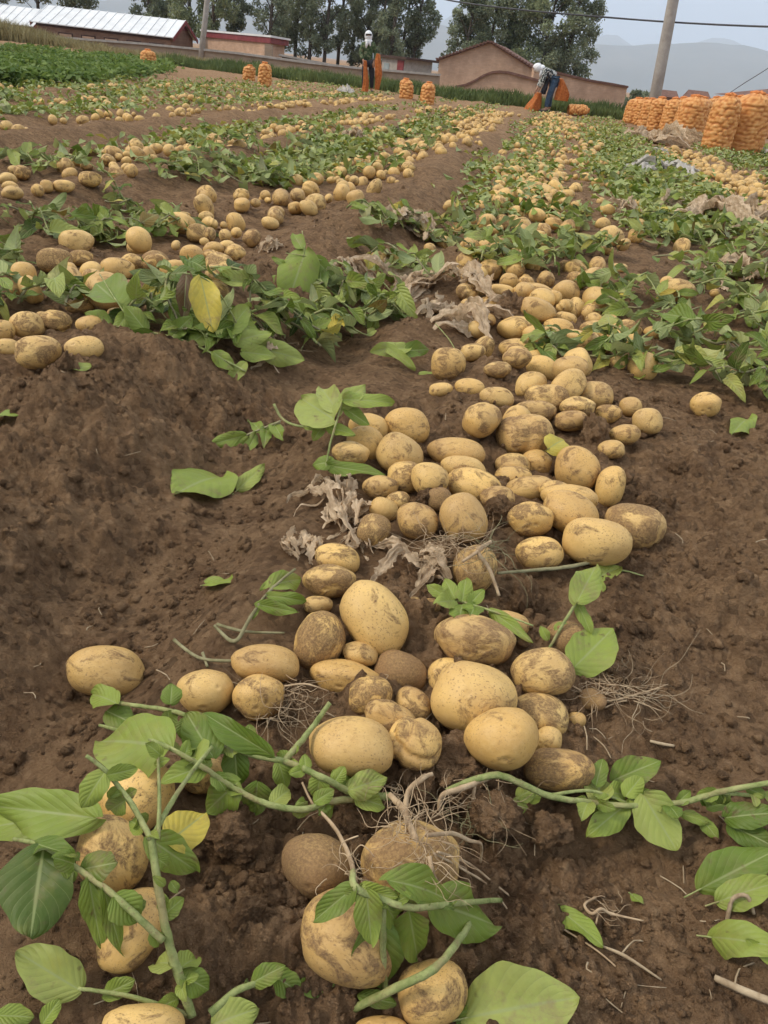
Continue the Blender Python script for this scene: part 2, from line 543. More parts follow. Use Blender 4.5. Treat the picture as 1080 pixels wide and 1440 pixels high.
def m_sack():
    t = NT('filled_net')
    v = t.coord(rand=True)
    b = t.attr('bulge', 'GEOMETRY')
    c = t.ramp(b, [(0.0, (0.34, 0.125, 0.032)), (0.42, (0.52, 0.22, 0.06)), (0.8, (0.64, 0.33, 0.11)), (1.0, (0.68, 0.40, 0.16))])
    c = t.mix(t.remap(t.noise(v, 4, 4), 0.4, 0.7, 0, 0.35), c, (0.56, 0.24, 0.075))
    net = t.voro(v, 90, 'DISTANCE_TO_EDGE')
    c = t.mix(t.remap(net, 0.10, 0.03, 0, 0.45), c, (0.55, 0.17, 0.03))
    t.color(c)
    t.rough(0.6)
    MAT['filled_net'] = t.m
m_sack()
def m_tree(name, ca, cb):
    t = NT(name)
    tone = t.attr('tone', 'GEOMETRY')
    c = t.ramp(tone, [(0.0, ca), (1.0, cb)])
    t.color(c)
    t.rough(0.6)
    t.translucent(c, 0.4)
    MAT[name] = t.m
m_tree('poplar_leaf', (0.13, 0.155, 0.095), (0.34, 0.375, 0.235))
m_tree('willow_leaf', (0.15, 0.185, 0.095), (0.38, 0.42, 0.235))
m_tree('crop_leaf', (0.070, 0.125, 0.022), (0.220, 0.290, 0.070))

# ------------------------------------------------------------------ mesh helpers
def mesh_np(name, verts, faces, mat, smooth=True, uv=None, attrs=None):
    me = bpy.data.meshes.new(name)
    verts = np.asarray(verts, np.float32)
    faces = np.asarray(faces, np.int32)
    nf, k = faces.shape
    me.vertices.add(len(verts))
    me.vertices.foreach_set('co', verts.ravel())
    me.loops.add(nf * k)
    me.loops.foreach_set('vertex_index', faces.ravel())
    me.polygons.add(nf)
    me.polygons.foreach_set('loop_start', np.arange(0, nf * k, k, dtype=np.int32))
    me.polygons.foreach_set('loop_total', np.full(nf, k, np.int32))
    if smooth:
        me.polygons.foreach_set('use_smooth', np.ones(nf, bool))
    me.update(calc_edges=True)
    if uv is not None:
        ul = me.uv_layers.new(name='UVMap')
        ul.data.foreach_set('uv', np.asarray(uv, np.float32)[faces.ravel()].ravel())
    for k2, v2 in (attrs or {}).items():
        at = me.attributes.new(k2, 'FLOAT', 'POINT')
        at.data.foreach_set('value', np.asarray(v2, np.float32))
    if mat:
        me.materials.append(MAT[mat])
    return me

class MB:
    """collects shapes of one piece"""
    def __init__(self):
        self.v, self.f = [], []
    def add(self, vs, fs):
        o = len(self.v)
        self.v += [tuple(p) for p in vs]
        self.f += [tuple(i + o for i in f) for f in fs]
        return self
    def box(self, c, s, rz=0.0):
        co, si = math.cos(rz), math.sin(rz)
        vs = []
        for dz in (-1, 1):
            for dx, dy in ((-1, -1), (1, -1), (1, 1), (-1, 1)):
                x, y = dx * s[0] / 2, dy * s[1] / 2
                vs.append((c[0] + x * co - y * si, c[1] + x * si + y * co, c[2] + dz * s[2] / 2))
        return self.add(vs, [(3, 2, 1, 0), (4, 5, 6, 7), (0, 1, 5, 4), (1, 2, 6, 5), (2, 3, 7, 6), (3, 0, 4, 7)])
    def tube(self, pts, radii, seg=7, res=4, rough=0.0):
        v, f = tube_np(pts, radii, seg, res, rough)
        return self.add(v.tolist(), f)
    def mesh(self, name, mat, smooth=False, origin=None):
        me = bpy.data.meshes.new(name)
        o = Vector(origin) if origin is not None else Vector((0, 0, 0))
        me.from_pydata([(p[0] - o[0], p[1] - o[1], p[2] - o[2]) for p in self.v], [], self.f)
        if smooth:
            for p in me.polygons:
                p.use_smooth = True
        me.materials.append(MAT[mat])
        me.update()
        return me

def smooth_path(pts, radii, res):
    pts = [np.asarray(p, float) for p in pts]
    n = len(pts)
    if isinstance(radii, (int, float)):
        radii = [radii] * n
    out, ro = [], []
    for i in range(n - 1):
        p0, p1, p2, p3 = pts[max(i - 1, 0)], pts[i], pts[i + 1], pts[min(i + 2, n - 1)]
        for k in range(res):
            t = k / res
            out.append(0.5 * ((2 * p1) + (-p0 + p2) * t + (2 * p0 - 5 * p1 + 4 * p2 - p3) * t * t + (-p0 + 3 * p1 - 3 * p2 + p3) * t ** 3))
            ro.append(radii[i] * (1 - t) + radii[i + 1] * t)
    out.append(pts[-1])
    ro.append(radii[-1])
    return np.array(out), np.array(ro)

def tube_np(pts, radii, seg=7, res=4, rough=0.0):
    c, r = smooth_path(pts, radii, res)
    n = len(c)
    if rough:
        rg = np.random.default_rng(int(abs(float(c[0].sum())) * 1e5) % 99991)
        c = c + rg.normal(size=c.shape) * (r * .22 * rough)[:, None]
        r = r * (1 + rough * rg.normal(0, .09, n))
        for k in range(0, n, res):
            r[k] *= 1 + .22 * rough
    tan = np.gradient(c, axis=0)
    tan /= np.linalg.norm(tan, axis=1)[:, None] + 1e-12
    up = np.array([0.13, 0.27, 0.95])
    vs = np.zeros((n * seg + 2, 3))
    a = np.arange(seg) * 2 * PI / seg
    for i in range(n):
        s = np.cross(tan[i], up)
        if np.linalg.norm(s) < 1e-3:
            s = np.cross(tan[i], np.array([1.0, 0, 0]))
        s /= np.linalg.norm(s)
        w = np.cross(s, tan[i])
        rib = 1 + (.13 * np.cos(3 * a + 1.0) * (rough > 0))
        vs[i * seg:(i + 1) * seg] = c[i] + (r[i] * rib)[:, None] * (np.cos(a)[:, None] * s + np.sin(a)[:, None] * w)
    vs[-2], vs[-1] = c[0], c[-1]
    f = []
    for i in range(n - 1):
        for j in range(seg):
            k = (j + 1) % seg
            f.append((i * seg + j, i * seg + k, (i + 1) * seg + k, (i + 1) * seg + j))
    for j in range(seg):
        k = (j + 1) % seg
        f.append((n * seg, k, j))
        f.append((n * seg + 1, (n - 1) * seg + j, (n - 1) * seg + k))
    return vs, f

def link(name, data, parent=None, loc=None):
    o = bpy.data.objects.new(name, data)
    COL.objects.link(o)
    if parent is not None:
        o.parent = parent
    if loc is not None:
        o.location = loc
    return o

def tag(o, label, cat, group=None):
    o['label'] = label
    o['category'] = cat
    if group:
        o['group'] = group
    return o

def thing(name, label, cat, loc=(0, 0, 0), group=None):
    o = bpy.data.objects.new(name, None)
    o.empty_display_size = 0.05
    COL.objects.link(o)
    o.location = loc
    return tag(o, label, cat, group)

def kind(o, k):
    o['kind'] = k
    return o

def ico(sub):
    bm = bmesh.new()
    bmesh.ops.create_icosphere(bm, subdivisions=sub, radius=1.0)
    v = np.array([x.co[:] for x in bm.verts])
    f = np.array([[x.index for x in p.verts] for p in bm.faces])
    bm.free()
    return v, f
ICO = {k: ico(k) for k in (1, 2, 3, 4, 5, 6)}
ORD = ['zeroth', 'first', 'second', 'third', 'fourth', 'fifth', 'sixth', 'seventh', 'eighth', 'ninth', 'tenth', 'eleventh', 'twelfth',
       'thirteenth', 'fourteenth', 'fifteenth', 'sixteenth', 'seventeenth', 'eighteenth', 'nineteenth', 'twentieth']

# ================================================================== SETTING
def build_ground():
    az = np.concatenate([np.linspace(-52, 52, 720), np.linspace(52, 308, 50)[1:-1]]) * PI / 180
    rs, r = [0.10, 0.16, 0.22], 0.26
    while r < 30000:
        rs.append(r)
        r += min(max(2.5 * (r * r + 0.61) / (FPX * 0.78), 0.0022), 0.03 * r if r < 60 else 0.16 * r)
    rs = np.array(rs)
    R, A = np.meshgrid(rs, az, indexing='ij')
    X = R * np.sin(A - YAW)
    Y = R * np.cos(A - YAW)
    dr = np.gradient(rs)[:, None] * np.ones_like(A)
    cell = np.maximum(dr * 0.6, R * 0.0026)
    Z = H(X, Y, cell)
    Z = np.where(R > 150, -0.6, Z)
    nr, na = R.shape
    idx = np.arange(nr * na).reshape(nr, na)
    nx = np.roll(idx, -1, axis=1)
    q = np.stack([idx[:-1], idx[1:], nx[1:], nx[:-1]], -1).reshape(-1, 4)[:, ::-1]
    me = mesh_np('ground', np.stack([X, Y, Z], -1).reshape(-1, 3), q, 'soil')
    o = link('ground', me)
    o['label'] = 'brown tilled soil of the potato field with ridges and furrows'
    kind(o, 'structure')
build_ground()

def build_hills():
    for k, (D, hmax, seed, x0, x1) in enumerate(((5200, 520, 5, -4200, 6800), (8200, 980, 9, -6000, 9500))):
        n = 150
        xs = np.linspace(x0, x1, n)
        prof = hmax * np.clip(0.62 + 0.75 * fbm(xs / 1900.0, xs * 0 + seed, 5, seed, 0.55), 0.1, 1.3)
        prof = prof * np.clip(0.30 + 0.7 * (xs - x0) / (x1 - x0) * 1.5, 0, 1)
        vs, fs = [], []
        rows = 9
        for j in range(rows):
            t = j / (rows - 1)
            h = math.sin(t * PI) ** 0.8 if t < 0.5 else 1 - (t - 0.5) * 1.9
            for i in range(n):
                wob = 60 * vnoise(np.array([xs[i] / 300.0]), np.array([j * 1.7]), seed)[0] * math.sin(t * PI)
                vs.append(Vector(RH) * float(xs[i]) + Vector(FH) * (D - 1100 + 2200 * t) + Vector((0, 0, max(-3.0, prof[i] * h + wob - 3))))
        for j in range(rows - 1):
            for i in range(n - 1):
                fs.append((j * n + i, j * n + i + 1, (j + 1) * n + i + 1, (j + 1) * n + i))
        o = link('hills', mesh_np('hills', [v[:] for v in vs], fs, 'hill_ground'))
        o['label'] = ('nearer range of low hazy mountains on the horizon', 'farther range of faint blue mountains behind')[k]
        kind(o, 'structure')
build_hills()

# ------------------------------------------------------------------ buildings
def frame_from(A, B):
    ax = (B - A)
    ax.z = 0
    L = ax.length
    ax.normalize()
    back = Vector((-ax.y, ax.x, 0))
    if back.dot(Vector(FH)) < 0:
        back = -back
    return L, ax, back

def rect_obj(name, parent, mat, mat4, L, D, z0, z1, x0=0.0, y0=0.0):
    m = MB().box((x0 + L / 2, y0 + D / 2, (z0 + z1) / 2), (L, D, z1 - z0))
    return link(name, m.mesh(name, mat), parent)

def place(name, label, cat, A, B, zbase, group=None):
    L, ax, back = frame_from(A, B)
    t = thing(name, label, cat, (A.x, A.y, zbase), group)
    t.rotation_euler = (0, 0, math.atan2(ax.y, ax.x))
    return t, L

def slab(name, parent, mat, pts, th):
    """a sheet given by its four top corners, th thick"""
    up = Vector((0, 0, -th))
    vs = [Vector(p) for p in pts] + [Vector(p) + up for p in pts]
    m = MB().add(vs, [(0, 1, 2, 3), (7, 6, 5, 4), (0, 4, 5, 1), (1, 5, 6, 2), (2, 6, 7, 3), (3, 7, 4, 0)])
    return link(name, m.mesh(name, mat), parent)

def gable_house(label, A, B, depth, zb, eave, ridge, wall_mat, roof_mat, trim_mat, over=0.3, ribs=0):
    """ridge runs along the front A-B"""
    t, L = place('farm_building', label, 'building', A, B, zb)
    e, r = eave - zb, ridge - zb
    m = MB()
    vs = [(0, 0, -1.5), (L, 0, -1.5), (L, depth, -1.5), (0, depth, -1.5), (0, 0, e), (L, 0, e), (L, depth, e), (0, depth, e), (0, depth / 2, r), (L, depth / 2, r)]
    m.add(vs, [(0, 1, 5, 4), (2, 3, 7, 6), (1, 2, 6, 9, 5), (3, 0, 4, 8, 7)])
    link('wall', m.mesh('wall', wall_mat), t)
    sl = (r - e) / (depth / 2)
    y0, zf = -over, e - over * sl
    up = 0.05
    rf = slab('roof', t, roof_mat, [(-over, y0, zf + up), (L + over, y0, zf + up), (L + over, depth / 2, r + up), (-over, depth / 2, r + up)], 0.05)
    slab('roof', t, roof_mat, [(-over, depth / 2 + .001, r + up), (L + over, depth / 2 + .001, r + up), (L + over, depth + over, zf + up), (-over, depth + over, zf + up)], 0.05)
    if ribs:
        for i in range(ribs + 1):
            x = -over + (L + 2 * over) * i / ribs
            mm = MB()
            mm.add([(x - .03, y0, zf + up), (x + .03, y0, zf + up), (x + .03, depth / 2, r + up), (x - .03, depth / 2, r + up),
                    (x - .02, y0, zf + up + .04), (x + .02, y0, zf + up + .04), (x + .02, depth / 2, r + up + .04), (x - .02, depth / 2, r + up + .04)],
                   [(4, 5, 6, 7), (0, 1, 5, 4), (1, 2, 6, 5), (2, 3, 7, 6), (3, 0, 4, 7)])
            link('roof_rib', mm.mesh('roof_rib', roof_mat), rf)
    for x in (L + over + 0.004, -over - 0.044):
        for (ya, za, yb, zb2) in ((y0, zf, depth / 2, r), (depth + over, zf, depth / 2, r)):
            mm = MB()
            mm.add([(x, ya, za + .07), (x, yb, zb2 + .07), (x, yb, zb2 - .16), (x, ya, za - .16), (x + .04, ya, za + .07), (x + .04, yb, zb2 + .07), (x + .04, yb, zb2 - .16), (x + .04, ya, za - .16)],
                   [(0, 1, 2, 3), (7, 6, 5, 4), (0, 4, 5, 1), (3, 2, 6, 7), (0, 3, 7, 4), (1, 5, 6, 2)])
            link('bargeboard', mm.mesh('bargeboard', trim_mat), t)
    return t, L, e, r

def on_wall(t, name, mat, x0, x1, z0, z1, y=-0.03, th=0.06, parent=None):
    return link(name, MB().box(((x0 + x1) / 2, y, (z0 + z1) / 2), (x1 - x0, th, z1 - z0)).mesh(name, mat), parent or t)

# long white-roofed farm building
A, B = W(54, 60, 54.5), W(240, 60, 54.5)
t, L, e, r = gable_house('long brick farm building with white sheet roof and red gable trim', A, B, 5.0, -0.2, W(240, 51, 54.5).z, W(254, 29.5, 57).z,
                         'brick_brown', 'sheet_roof', 'maroon', 0.25, 16)
m = MB()
m.add([(L + .012, 1.5, e + (r - e) * .45), (L + .012, 3.9, e + (r - e) * .45), (L + .012, 2.7, r - .12), (L + .05, 1.5, e + (r - e) * .45), (L + .05, 3.9, e + (r - e) * .45), (L + .05, 2.7, r - .12)],
      [(0, 2, 1), (3, 4, 5), (0, 1, 4, 3), (1, 2, 5, 4), (2, 0, 3, 5)])
link('gable_panel', m.mesh('gable_panel', 'maroon'), t)
on_wall(t, 'eave_board', 'dark_wood', 0, L, e - .22, e - .02)
for k in range(5):
    x = L * (0.16 + 0.17 * k)
    w = on_wall(t, 'window', 'dark_wood', x, x + .9, e - 1.1, e - .45, -.02, .05)
    on_wall(t, 'pane', 'brick_tan', x + .08, x + .82, e - 1.04, e - .51, -.05, .03, w)
# its neighbour at the left edge
A, B = W(-75, 50, 58), W(45, 50, 58)
t, L, e, r = gable_house('white sheet roofed building at far left with dark maroon eave', A, B, 4.6, -0.2, W(45, 35, 58).z, W(30, 11, 60.5).z,
                         'brick_brown', 'sheet_roof', 'maroon', 0.3, 12)
on_wall(t, 'eave_board', 'maroon', 0, L, e - .55, e - .02)
w = on_wall(t, 'window', 'sheet_roof', L - 1.1, L - .1, e - 1.3, e - .62, -.02, .05)
for k in range(2):
    on_wall(t, 'pane', 'window_pane', L - 1.06 + k * .46, L - .66 + k * .46, e - 1.25, e - .67, -.055, .02, w)
# low flat building with maroon fascia, its corner towards the camera
def prism(cs, z0, z1, grow=0.0):
    ctr = sum((c for c in cs), Vector()) / len(cs)
    pts = [c + (c - ctr).normalized() * grow for c in cs]
    n = len(pts)
    return MB().add([(p.x, p.y, z0) for p in pts] + [(p.x, p.y, z1) for p in pts],
                    [tuple(range(n - 1, -1, -1)), tuple(range(n, 2 * n))] + [(i, (i + 1) % n, n + (i + 1) % n, n + i) for i in range(n)])
cs = [W(290, 75, 56), W(378, 75, 49.5), W(400, 75, 53.5), W(318, 75, 61)]
zt = W(378, 51, 49.5).z
og = Vector((cs[1].x, cs[1].y, -.5))
t = thing('farm_building', 'low flat-roofed mud-brick building with maroon fascia boards', 'building', og)
cs = [Vector((c.x - og.x, c.y - og.y, 0)) for c in cs]
link('wall', prism(cs, -1, zt + .5 - .33).mesh('wall', 'brick_tan'), t)
link('fascia', prism(cs, zt + .5 - .33, zt + .5 - .05, .3).mesh('fascia', 'maroon'), t)
link('roof', prism(cs, zt + .5 - .047, zt + .5 + .05, .45).mesh('roof', 'sheet_roof'), t)
for k in (0, 1):
    c = cs[k]
    link('pier', MB().box((c.x, c.y, (zt - .85) / 2), (.4, .4, zt + 1.1), YAW).mesh('pier', 'mud_wall'), t)
# sloping lean-to
A, B = W(396, 90, 46), W(497, 100, 45.5)
t, L = place('lean_to', 'long low maroon lean-to with pale sloping roof edge', 'shed', A, B, -0.6)
za, zb = W(396, 76, 47).z + .6, W(497, 96, 44).z + .6
m = MB().add([(0, 0, -1), (L, 0, -1), (L, 1.6, -1), (0, 1.6, -1), (0, 0, za - .1), (L, 0, zb - .1), (L, 1.6, zb - .36), (0, 1.6, za - .36)],
             [(0, 1, 5, 4), (1, 2, 6, 5), (2, 3, 7, 6), (3, 0, 4, 7), (4, 5, 6, 7)])
link('wall', m.mesh('wall', 'dark_wood'), t)
slab('roof', t, 'concrete', [(-.1, -.2, za), (L + .1, -.2, zb), (L + .1, 1.8, zb - .25), (-.1, 1.8, za - .25)], .09)
# small shed among the poplars
A, B = W(536, 100, 62), W(568, 100, 60)
t, L = place('small_shed', 'small pale shed with dark flat roof under the poplars', 'shed', A, B, -0.9)
zt = W(560, 82, 61).z + .9
link('wall', MB().box((L / 2, 1.2, (zt - 1) / 2), (L, 2.4, zt + 1)).mesh('wall', 'concrete'), t)
link('roof', MB().box((L / 2 + .1, 1.2, zt + .05), (L + .7, 2.9, .14)).mesh('roof', 'dark_wood'), t)
w = on_wall(t, 'door', 'maroon', L - .75, L - .05, -.5, zt - .1, -.03, .05)
on_wall(t, 'handle', 'concrete', L - .68, L - .6, zt * .45, zt * .45 + .12, -.07, .03, w)
on_wall(t, 'window', 'window_pane', .3, .9, zt - .9, zt - .35, -.02, .04)

# brick gable house, gable end to the camera
A, B = W(616, 100, 47), W(752, 110, 46)
t, L = place('brick_house', 'tan brick house with plain gable end and tiled verge', 'house', A, B, -0.8)
e = W(616, 84, 47).z + .8
r = W(688, 59.5, 46.5).z + .8
dep = 7.0
m = MB().add([(0, 0, -1), (L, 0, -1), (L, dep, -1), (0, dep, -1), (0, 0, e), (L, 0, e), (L, dep, e), (0, dep, e), (L / 2, 0, r), (L / 2, dep, r)],
             [(0, 1, 5, 8, 4), (1, 2, 6, 5), (2, 3, 7, 9, 6), (3, 0, 4, 7)])
link('wall', m.mesh('wall', 'brick_tan'), t)
sl = (r - e) / (L / 2)
for s in (0, 1):
    xa = -.15 if s == 0 else L + .15
    za = e - .15 * sl
    pts = [(xa, -.12, za + .06), (L / 2 + (.001 if s else -.001), -.12, r + .06), (L / 2 + (.001 if s else -.001), dep + .12, r + .06), (xa, dep + .12, za + .06)]
    if s == 0:
        pts = pts
    rf = slab('roof', t, 'roof_tile', pts, .08)
    n = 16
    for i in range(n):
        f0 = (i + .5) / n
        x, z = xa + (L / 2 - xa) * f0, za + (r - za) * f0
        link('verge_tile', MB().box((x, -.16, z + .07), (.2, .12, .07)).mesh('verge_tile', 'roof_tile'), rf)
# yard wall with hump coping, and the long side wall
def coped_wall(label, prof, D0, D1, mat='brick_tan', cop='roof_tile', th=.3, zlow=-2.2):
    """prof = photo pixels along the top edge"""
    n = len(prof)
    pts = [W(px, py, D0 + (D1 - D0) * (px - prof[0][0]) / (prof[-1][0] - prof[0][0])) for px, py in prof]
    t = thing('yard_wall', label, 'wall', (pts[0].x, pts[0].y, zlow))
    _, ax, back = frame_from(pts[0].copy(), pts[-1].copy())
    o = Vector((pts[0].x, pts[0].y, zlow))
    m = MB()
    for i in range(n - 1):
        a, b = pts[i] - o, pts[i + 1] - o
        k = back * th
        m.add([(a.x, a.y, 0), (b.x, b.y, 0), (b.x, b.y, b.z), (a.x, a.y, a.z), (a.x + k.x, a.y + k.y, 0), (b.x + k.x, b.y + k.y, 0), (b.x + k.x, b.y + k.y, b.z), (a.x + k.x, a.y + k.y, a.z)],
              [(0, 1, 2, 3), (5, 4, 7, 6), (3, 2, 6, 7)] + ([(4, 0, 3, 7)] if i == 0 else []) + ([(1, 5, 6, 2)] if i == n - 2 else []))
    link('wall_face', m.mesh('wall_face', mat), t)
    m = MB()
    for i in range(n - 1):
        a, b = pts[i] - o, pts[i + 1] - o
        f, k = -back * .1, back * (th + .1)
        z1, z2 = .003, .10
        c = [a + f, b + f, b + k, a + k]
        m.add([(p.x, p.y, p.z + z1) for p in c] + [(p.x, p.y, p.z + z2) for p in c],
              [(4, 5, 6, 7), (0, 1, 5, 4), (2, 3, 7, 6)] + ([(3, 0, 4, 7)] if i == 0 else []) + ([(1, 2, 6, 5)] if i == n - 2 else []))
    link('coping', m.mesh('coping', cop), t)
    return t
hump = [(640, 124), (655, 121), (668, 115), (680, 108), (692, 103.5), (702, 102.5), (714, 103.5), (728, 107), (742, 111), (758, 115), (775, 119)]
coped_wall('brick yard wall with rounded hump coping before the gable house', hump, 42, 41)
coped_wall('long brick yard wall with coping falling to the right', [(752, 96), (775, 102), (800, 108), (830, 115), (858, 119.5), (882, 124)], 43.5, 45)
# low field wall on the left
coped_wall('long low mud wall along the field edge below the farm buildings', [(-40, 41), (20, 49), (120, 57), (200, 63), (262, 69), (330, 76), (420, 88), (500, 97), (560, 102), (618, 107)], 46, 43, 'mud_wall', 'concrete', .3, -2.4)
# house at the right edge
A, B = W(1018, 150, 34), W(1120, 150, 31)
t, L = place('farm_building', 'brown brick house with low tiled roof at right edge', 'house', A, B, -0.6)
zt = W(1040, 136, 33).z + .6
link('wall', MB().box((L / 2, 2, (zt - 1) / 2), (L, 4, zt + 1)).mesh('wall', 'brick_brown'), t)
m = MB().add([(-.3, -.4, zt + .003), (L + .3, -.4, zt + .003), (L + .3, 4.4, zt + .003), (-.3, 4.4, zt + .003), (.9, 2, zt + .5), (L - .3, 2, zt + .5)],
             [(0, 1, 5, 4), (1, 2, 5), (2, 3, 4, 5), (3, 0, 4), (3, 2, 1, 0)])
rf = link('roof', m.mesh('roof', 'roof_tile'), t)
on_wall(t, 'window', 'window_pane', .8, 1.7, zt - .75, zt - .25)
for k, (px, w, hh) in enumerate(((976, 1.0, 1.05), (930, 1.3, .95))):
    p = W(px, 150, 47 + 6 * k)
    tt = thing('distant_house', ('tiny reddish house seen above the middle sacks', 'tiny low house behind the concrete pole foot')[k], 'house', (p.x, p.y, -.6))
    link('wall', MB().box((0, 0, hh / 2 - .2), (w, 1.2, hh + 1.2)).mesh('wall', 'brick_brown'), tt)
    m = MB().add([(-w / 2 - .15, -.75, hh + .4), (w / 2 + .15, -.75, hh + .4), (w / 2 + .15, .75, hh + .4), (-w / 2 - .15, .75, hh + .4), (-w / 2, 0, hh + .75), (w / 2, 0, hh + .75)],
                 [(0, 1, 5, 4), (1, 2, 5), (2, 3, 4, 5), (3, 0, 4), (3, 2, 1, 0)])
    link('roof', m.mesh('roof', 'roof_tile'), tt)

# ------------------------------------------------------------------ poles and wires
def pole(label, base, top_dir, length, r0, r1):
    t = thing('utility_pole', label, 'pole', base)
    link('shaft', MB().tube([(0, 0, -.3), tuple(top_dir * length * .5), tuple(top_dir * length)], [r0, (r0 + r1) / 2, r1], 12, 2).mesh('shaft', 'concrete', True), t)
    d = top_dir * (length - .35)
    link('crossarm', MB().box((d.x, d.y, d.z), (1.5, .09, .09), YAW).mesh('crossarm', 'concrete'), t)
    for k in (-1, 0, 1):
        link('insulator', MB().tube([(d.x + k * .6, d.y, d.z + .045), (d.x + k * .6, d.y, d.z + .13), (d.x + k * .6, d.y, d.z + .2)], [.03, .05, .025], 8, 2).mesh('insulator', 'white_cloth', True), t)
    return t
b = W(921, 141, 24.5)
q = W(947, 0, 24.5)
b2 = b + (q - b).normalized() * -((b.z + .1) / ((q - b).normalized().z))
pole('leaning concrete utility pole behind the orange sacks', b2, (q - b).normalized(), 8.0, .165, .11)
b = W(281, 86, 44.5)
q = W(291, 0, 44.5)
pole('thin concrete pole by the mud wall at left', b, (q - b).normalized(), 9.0, .15, .09)
def cable(label, pts, r):
    m = MB().tube(pts, r, 6, 6)
    o = Vector(pts[0])
    ob = link('overhead_cable', m.mesh('overhead_cable', 'wire', True, o), None, o)
    tag(ob, label, 'cable')
cable('black overhead cable sagging across the sky past the pole', [W(560, -18, 31), W(635, 1, 29), (W(730, 13.5, 27)), W(825, 22, 26), W(942, 31, 24.75), W(1080, 37.5, 22), W(1250, 40, 19)], .022)
cable('thin cable running down to the house at right edge', [W(1130, 60, 26), W(1080, 96, 29), W(1045, 118, 31), W(1022, 133.5, 33.6)], .012)

# ------------------------------------------------------------------ trees
def leaf_cloud(centers, radii, count, size, seed, flat=0.6):
    rg = np.random.default_rng(seed)
    centers, radii = np.array(centers), np.array(radii)
    w = radii ** 2
    k = rg.choice(len(centers), count, p=w / w.sum())
    d = rg.normal(size=(count, 3))
    d /= np.linalg.norm(d, axis=1)[:, None]
    rr = radii[k] * rg.uniform(0.25, 1.05, count) ** 0.7
    c = centers[k] + d * rr[:, None] * np.array([1, 1, flat if np.isscalar(flat) else 1])
    a = rg.normal(size=(count, 3))
    a /= np.linalg.norm(a, axis=1)[:, None]
    b = np.cross(a, rg.normal(size=(count, 3)))
    b /= np.linalg.norm(b, axis=1)[:, None]
    s = size * rg.uniform(0.6, 1.5, count)[:, None]
    v = np.stack([c - a * s, c + b * s * .45, c + a * s, c - b * s * .45], 1).reshape(-1, 3)
    f = np.arange(count * 4).reshape(-1, 4)
    tone = np.repeat(np.clip(rg.normal(0.45, 0.25, count) + (rg.random(len(centers))[k] - .5) * .7, 0, 1), 4)
    return v, f, tone

def tree(label, px, D, height, width, trunk_h, leaf_mat, seed, group, lean=0.05, clumps=26, leaves=3400, lsize=.17, dome=False):
    rg = random.Random(seed)
    p = W(px, 100, D)
    zb = float(H0(p.x, p.y)) - .2
    t = thing('poplar_tree', label, 'tree', (p.x, p.y, zb), group)
    side = Vector(RH)
    def axis(z):
        return side * (lean * z * z / height)
    m = MB().tube([axis(z) + Vector((0, 0, z)) for z in (0, height * .3, height * .6, height * .9)], [.16, .13, .08, .03], 7, 3)
    cs, rs = [], []
    trunk_v = m
    for i in range(clumps):
        f = (i + rg.random()) / clumps
        z = trunk_h + (height - trunk_h) * f
        prof = (math.sin(PI * min(1, f * .88 + .10)) ** .7) if not dome else (1 - f ** 2.6) ** .5 * min(1, .55 + f * 2)
        a = rg.random() * 2 * PI
        rad = width / 2 * prof * (0.35 + .65 * rg.random() ** .6)
        c = axis(z) + Vector((math.cos(a) * rad, math.sin(a) * rad, z))
        cs.append(c[:])
        rs.append(width * (.10 + .10 * rg.random()))
        if i % 2 == 0:
            z0 = max(trunk_h * .6, z - rad * 1.1)
            trunk_v.tube([axis(z0) + Vector((0, 0, z0)), (axis(z0) + Vector((0, 0, z0)) + c) * .5 + Vector((0, 0, .1)), c], [.05, .03, .012], 5, 2)
    link('trunk', trunk_v.mesh('trunk', 'bark', True), t)
    v, f, tone = leaf_cloud(cs, rs, leaves, lsize, seed, .9)
    # wind-blown: everything drifts a little to the right with height
    link('crown', mesh_np('crown', v, f, leaf_mat, False, None, {'tone': tone}), t)
    return t
G1 = 'poplars in the long dark row behind the lean-to'
row_lab = ['leftmost poplar of the dark row, just right of the sky gap', None]
for i, px in enumerate((378, 396, 414, 434, 455, 474, 493, 512, 530, 547, 562, 578)):
    lab = {0: 'first poplar of the dark row, just right of the sky gap', 11: 'last poplar of the dark row, leaning beside open sky'}.get(i, '%s poplar from the left in the long dark row' % ORD[i + 1])
    hh = (10.5, 12, 11.5, 12.4, 11, 12.5, 11.2, 12.3, 11.4, 12, 10.5, 9.2)[i]
    tree(lab, px, 70 + (i * 7) % 9, hh, 3.3, 1.0 + (i % 3) * .5, 'poplar_leaf', 100 + i, G1, .10, 50, 8500, .105)
G2 = 'poplars left of the sky gap'
for i, (px, D) in enumerate(((212, 74), (238, 78), (268, 72), (300, 70), (328, 73))):
    tree('%s green poplar from the left behind the white roof' % ORD[i + 1], px, D, (8.4, 9.5, 9.8, 9.6, 7.6)[i], (3.2, 3.4, 3.6, 3.6, 2.6)[i], 1.6, 'willow_leaf' if i in (2, 3) else 'poplar_leaf', 130 + i, G2, .04, 46, 8500, .105)
G3 = 'broad trees behind the gable house'
for i, (px, D, hh, w, lean) in enumerate(((650, 66, 6.6, 3.6, .06), (682, 68, 8.3, 4.4, .06), (722, 67, 9.2, 4.4, .06), (760, 66, 9.6, 4.6, .05), (792, 66, 8.6, 4.2, .04))):
    lab = ('lowest broad tree behind the house gable, at its left slope', 'tree rising behind the gable peak', 'tall tree right of the gable peak', 'tallest tree behind the bending worker', 'rightmost wind-blown tree beside open sky')[i]
    tree(lab, px, D, hh, w, 1.2, 'willow_leaf' if i % 2 else 'poplar_leaf', 150 + i, G3, lean, 52, 12500, .105, True)
G4 = 'trees behind the far left roof'
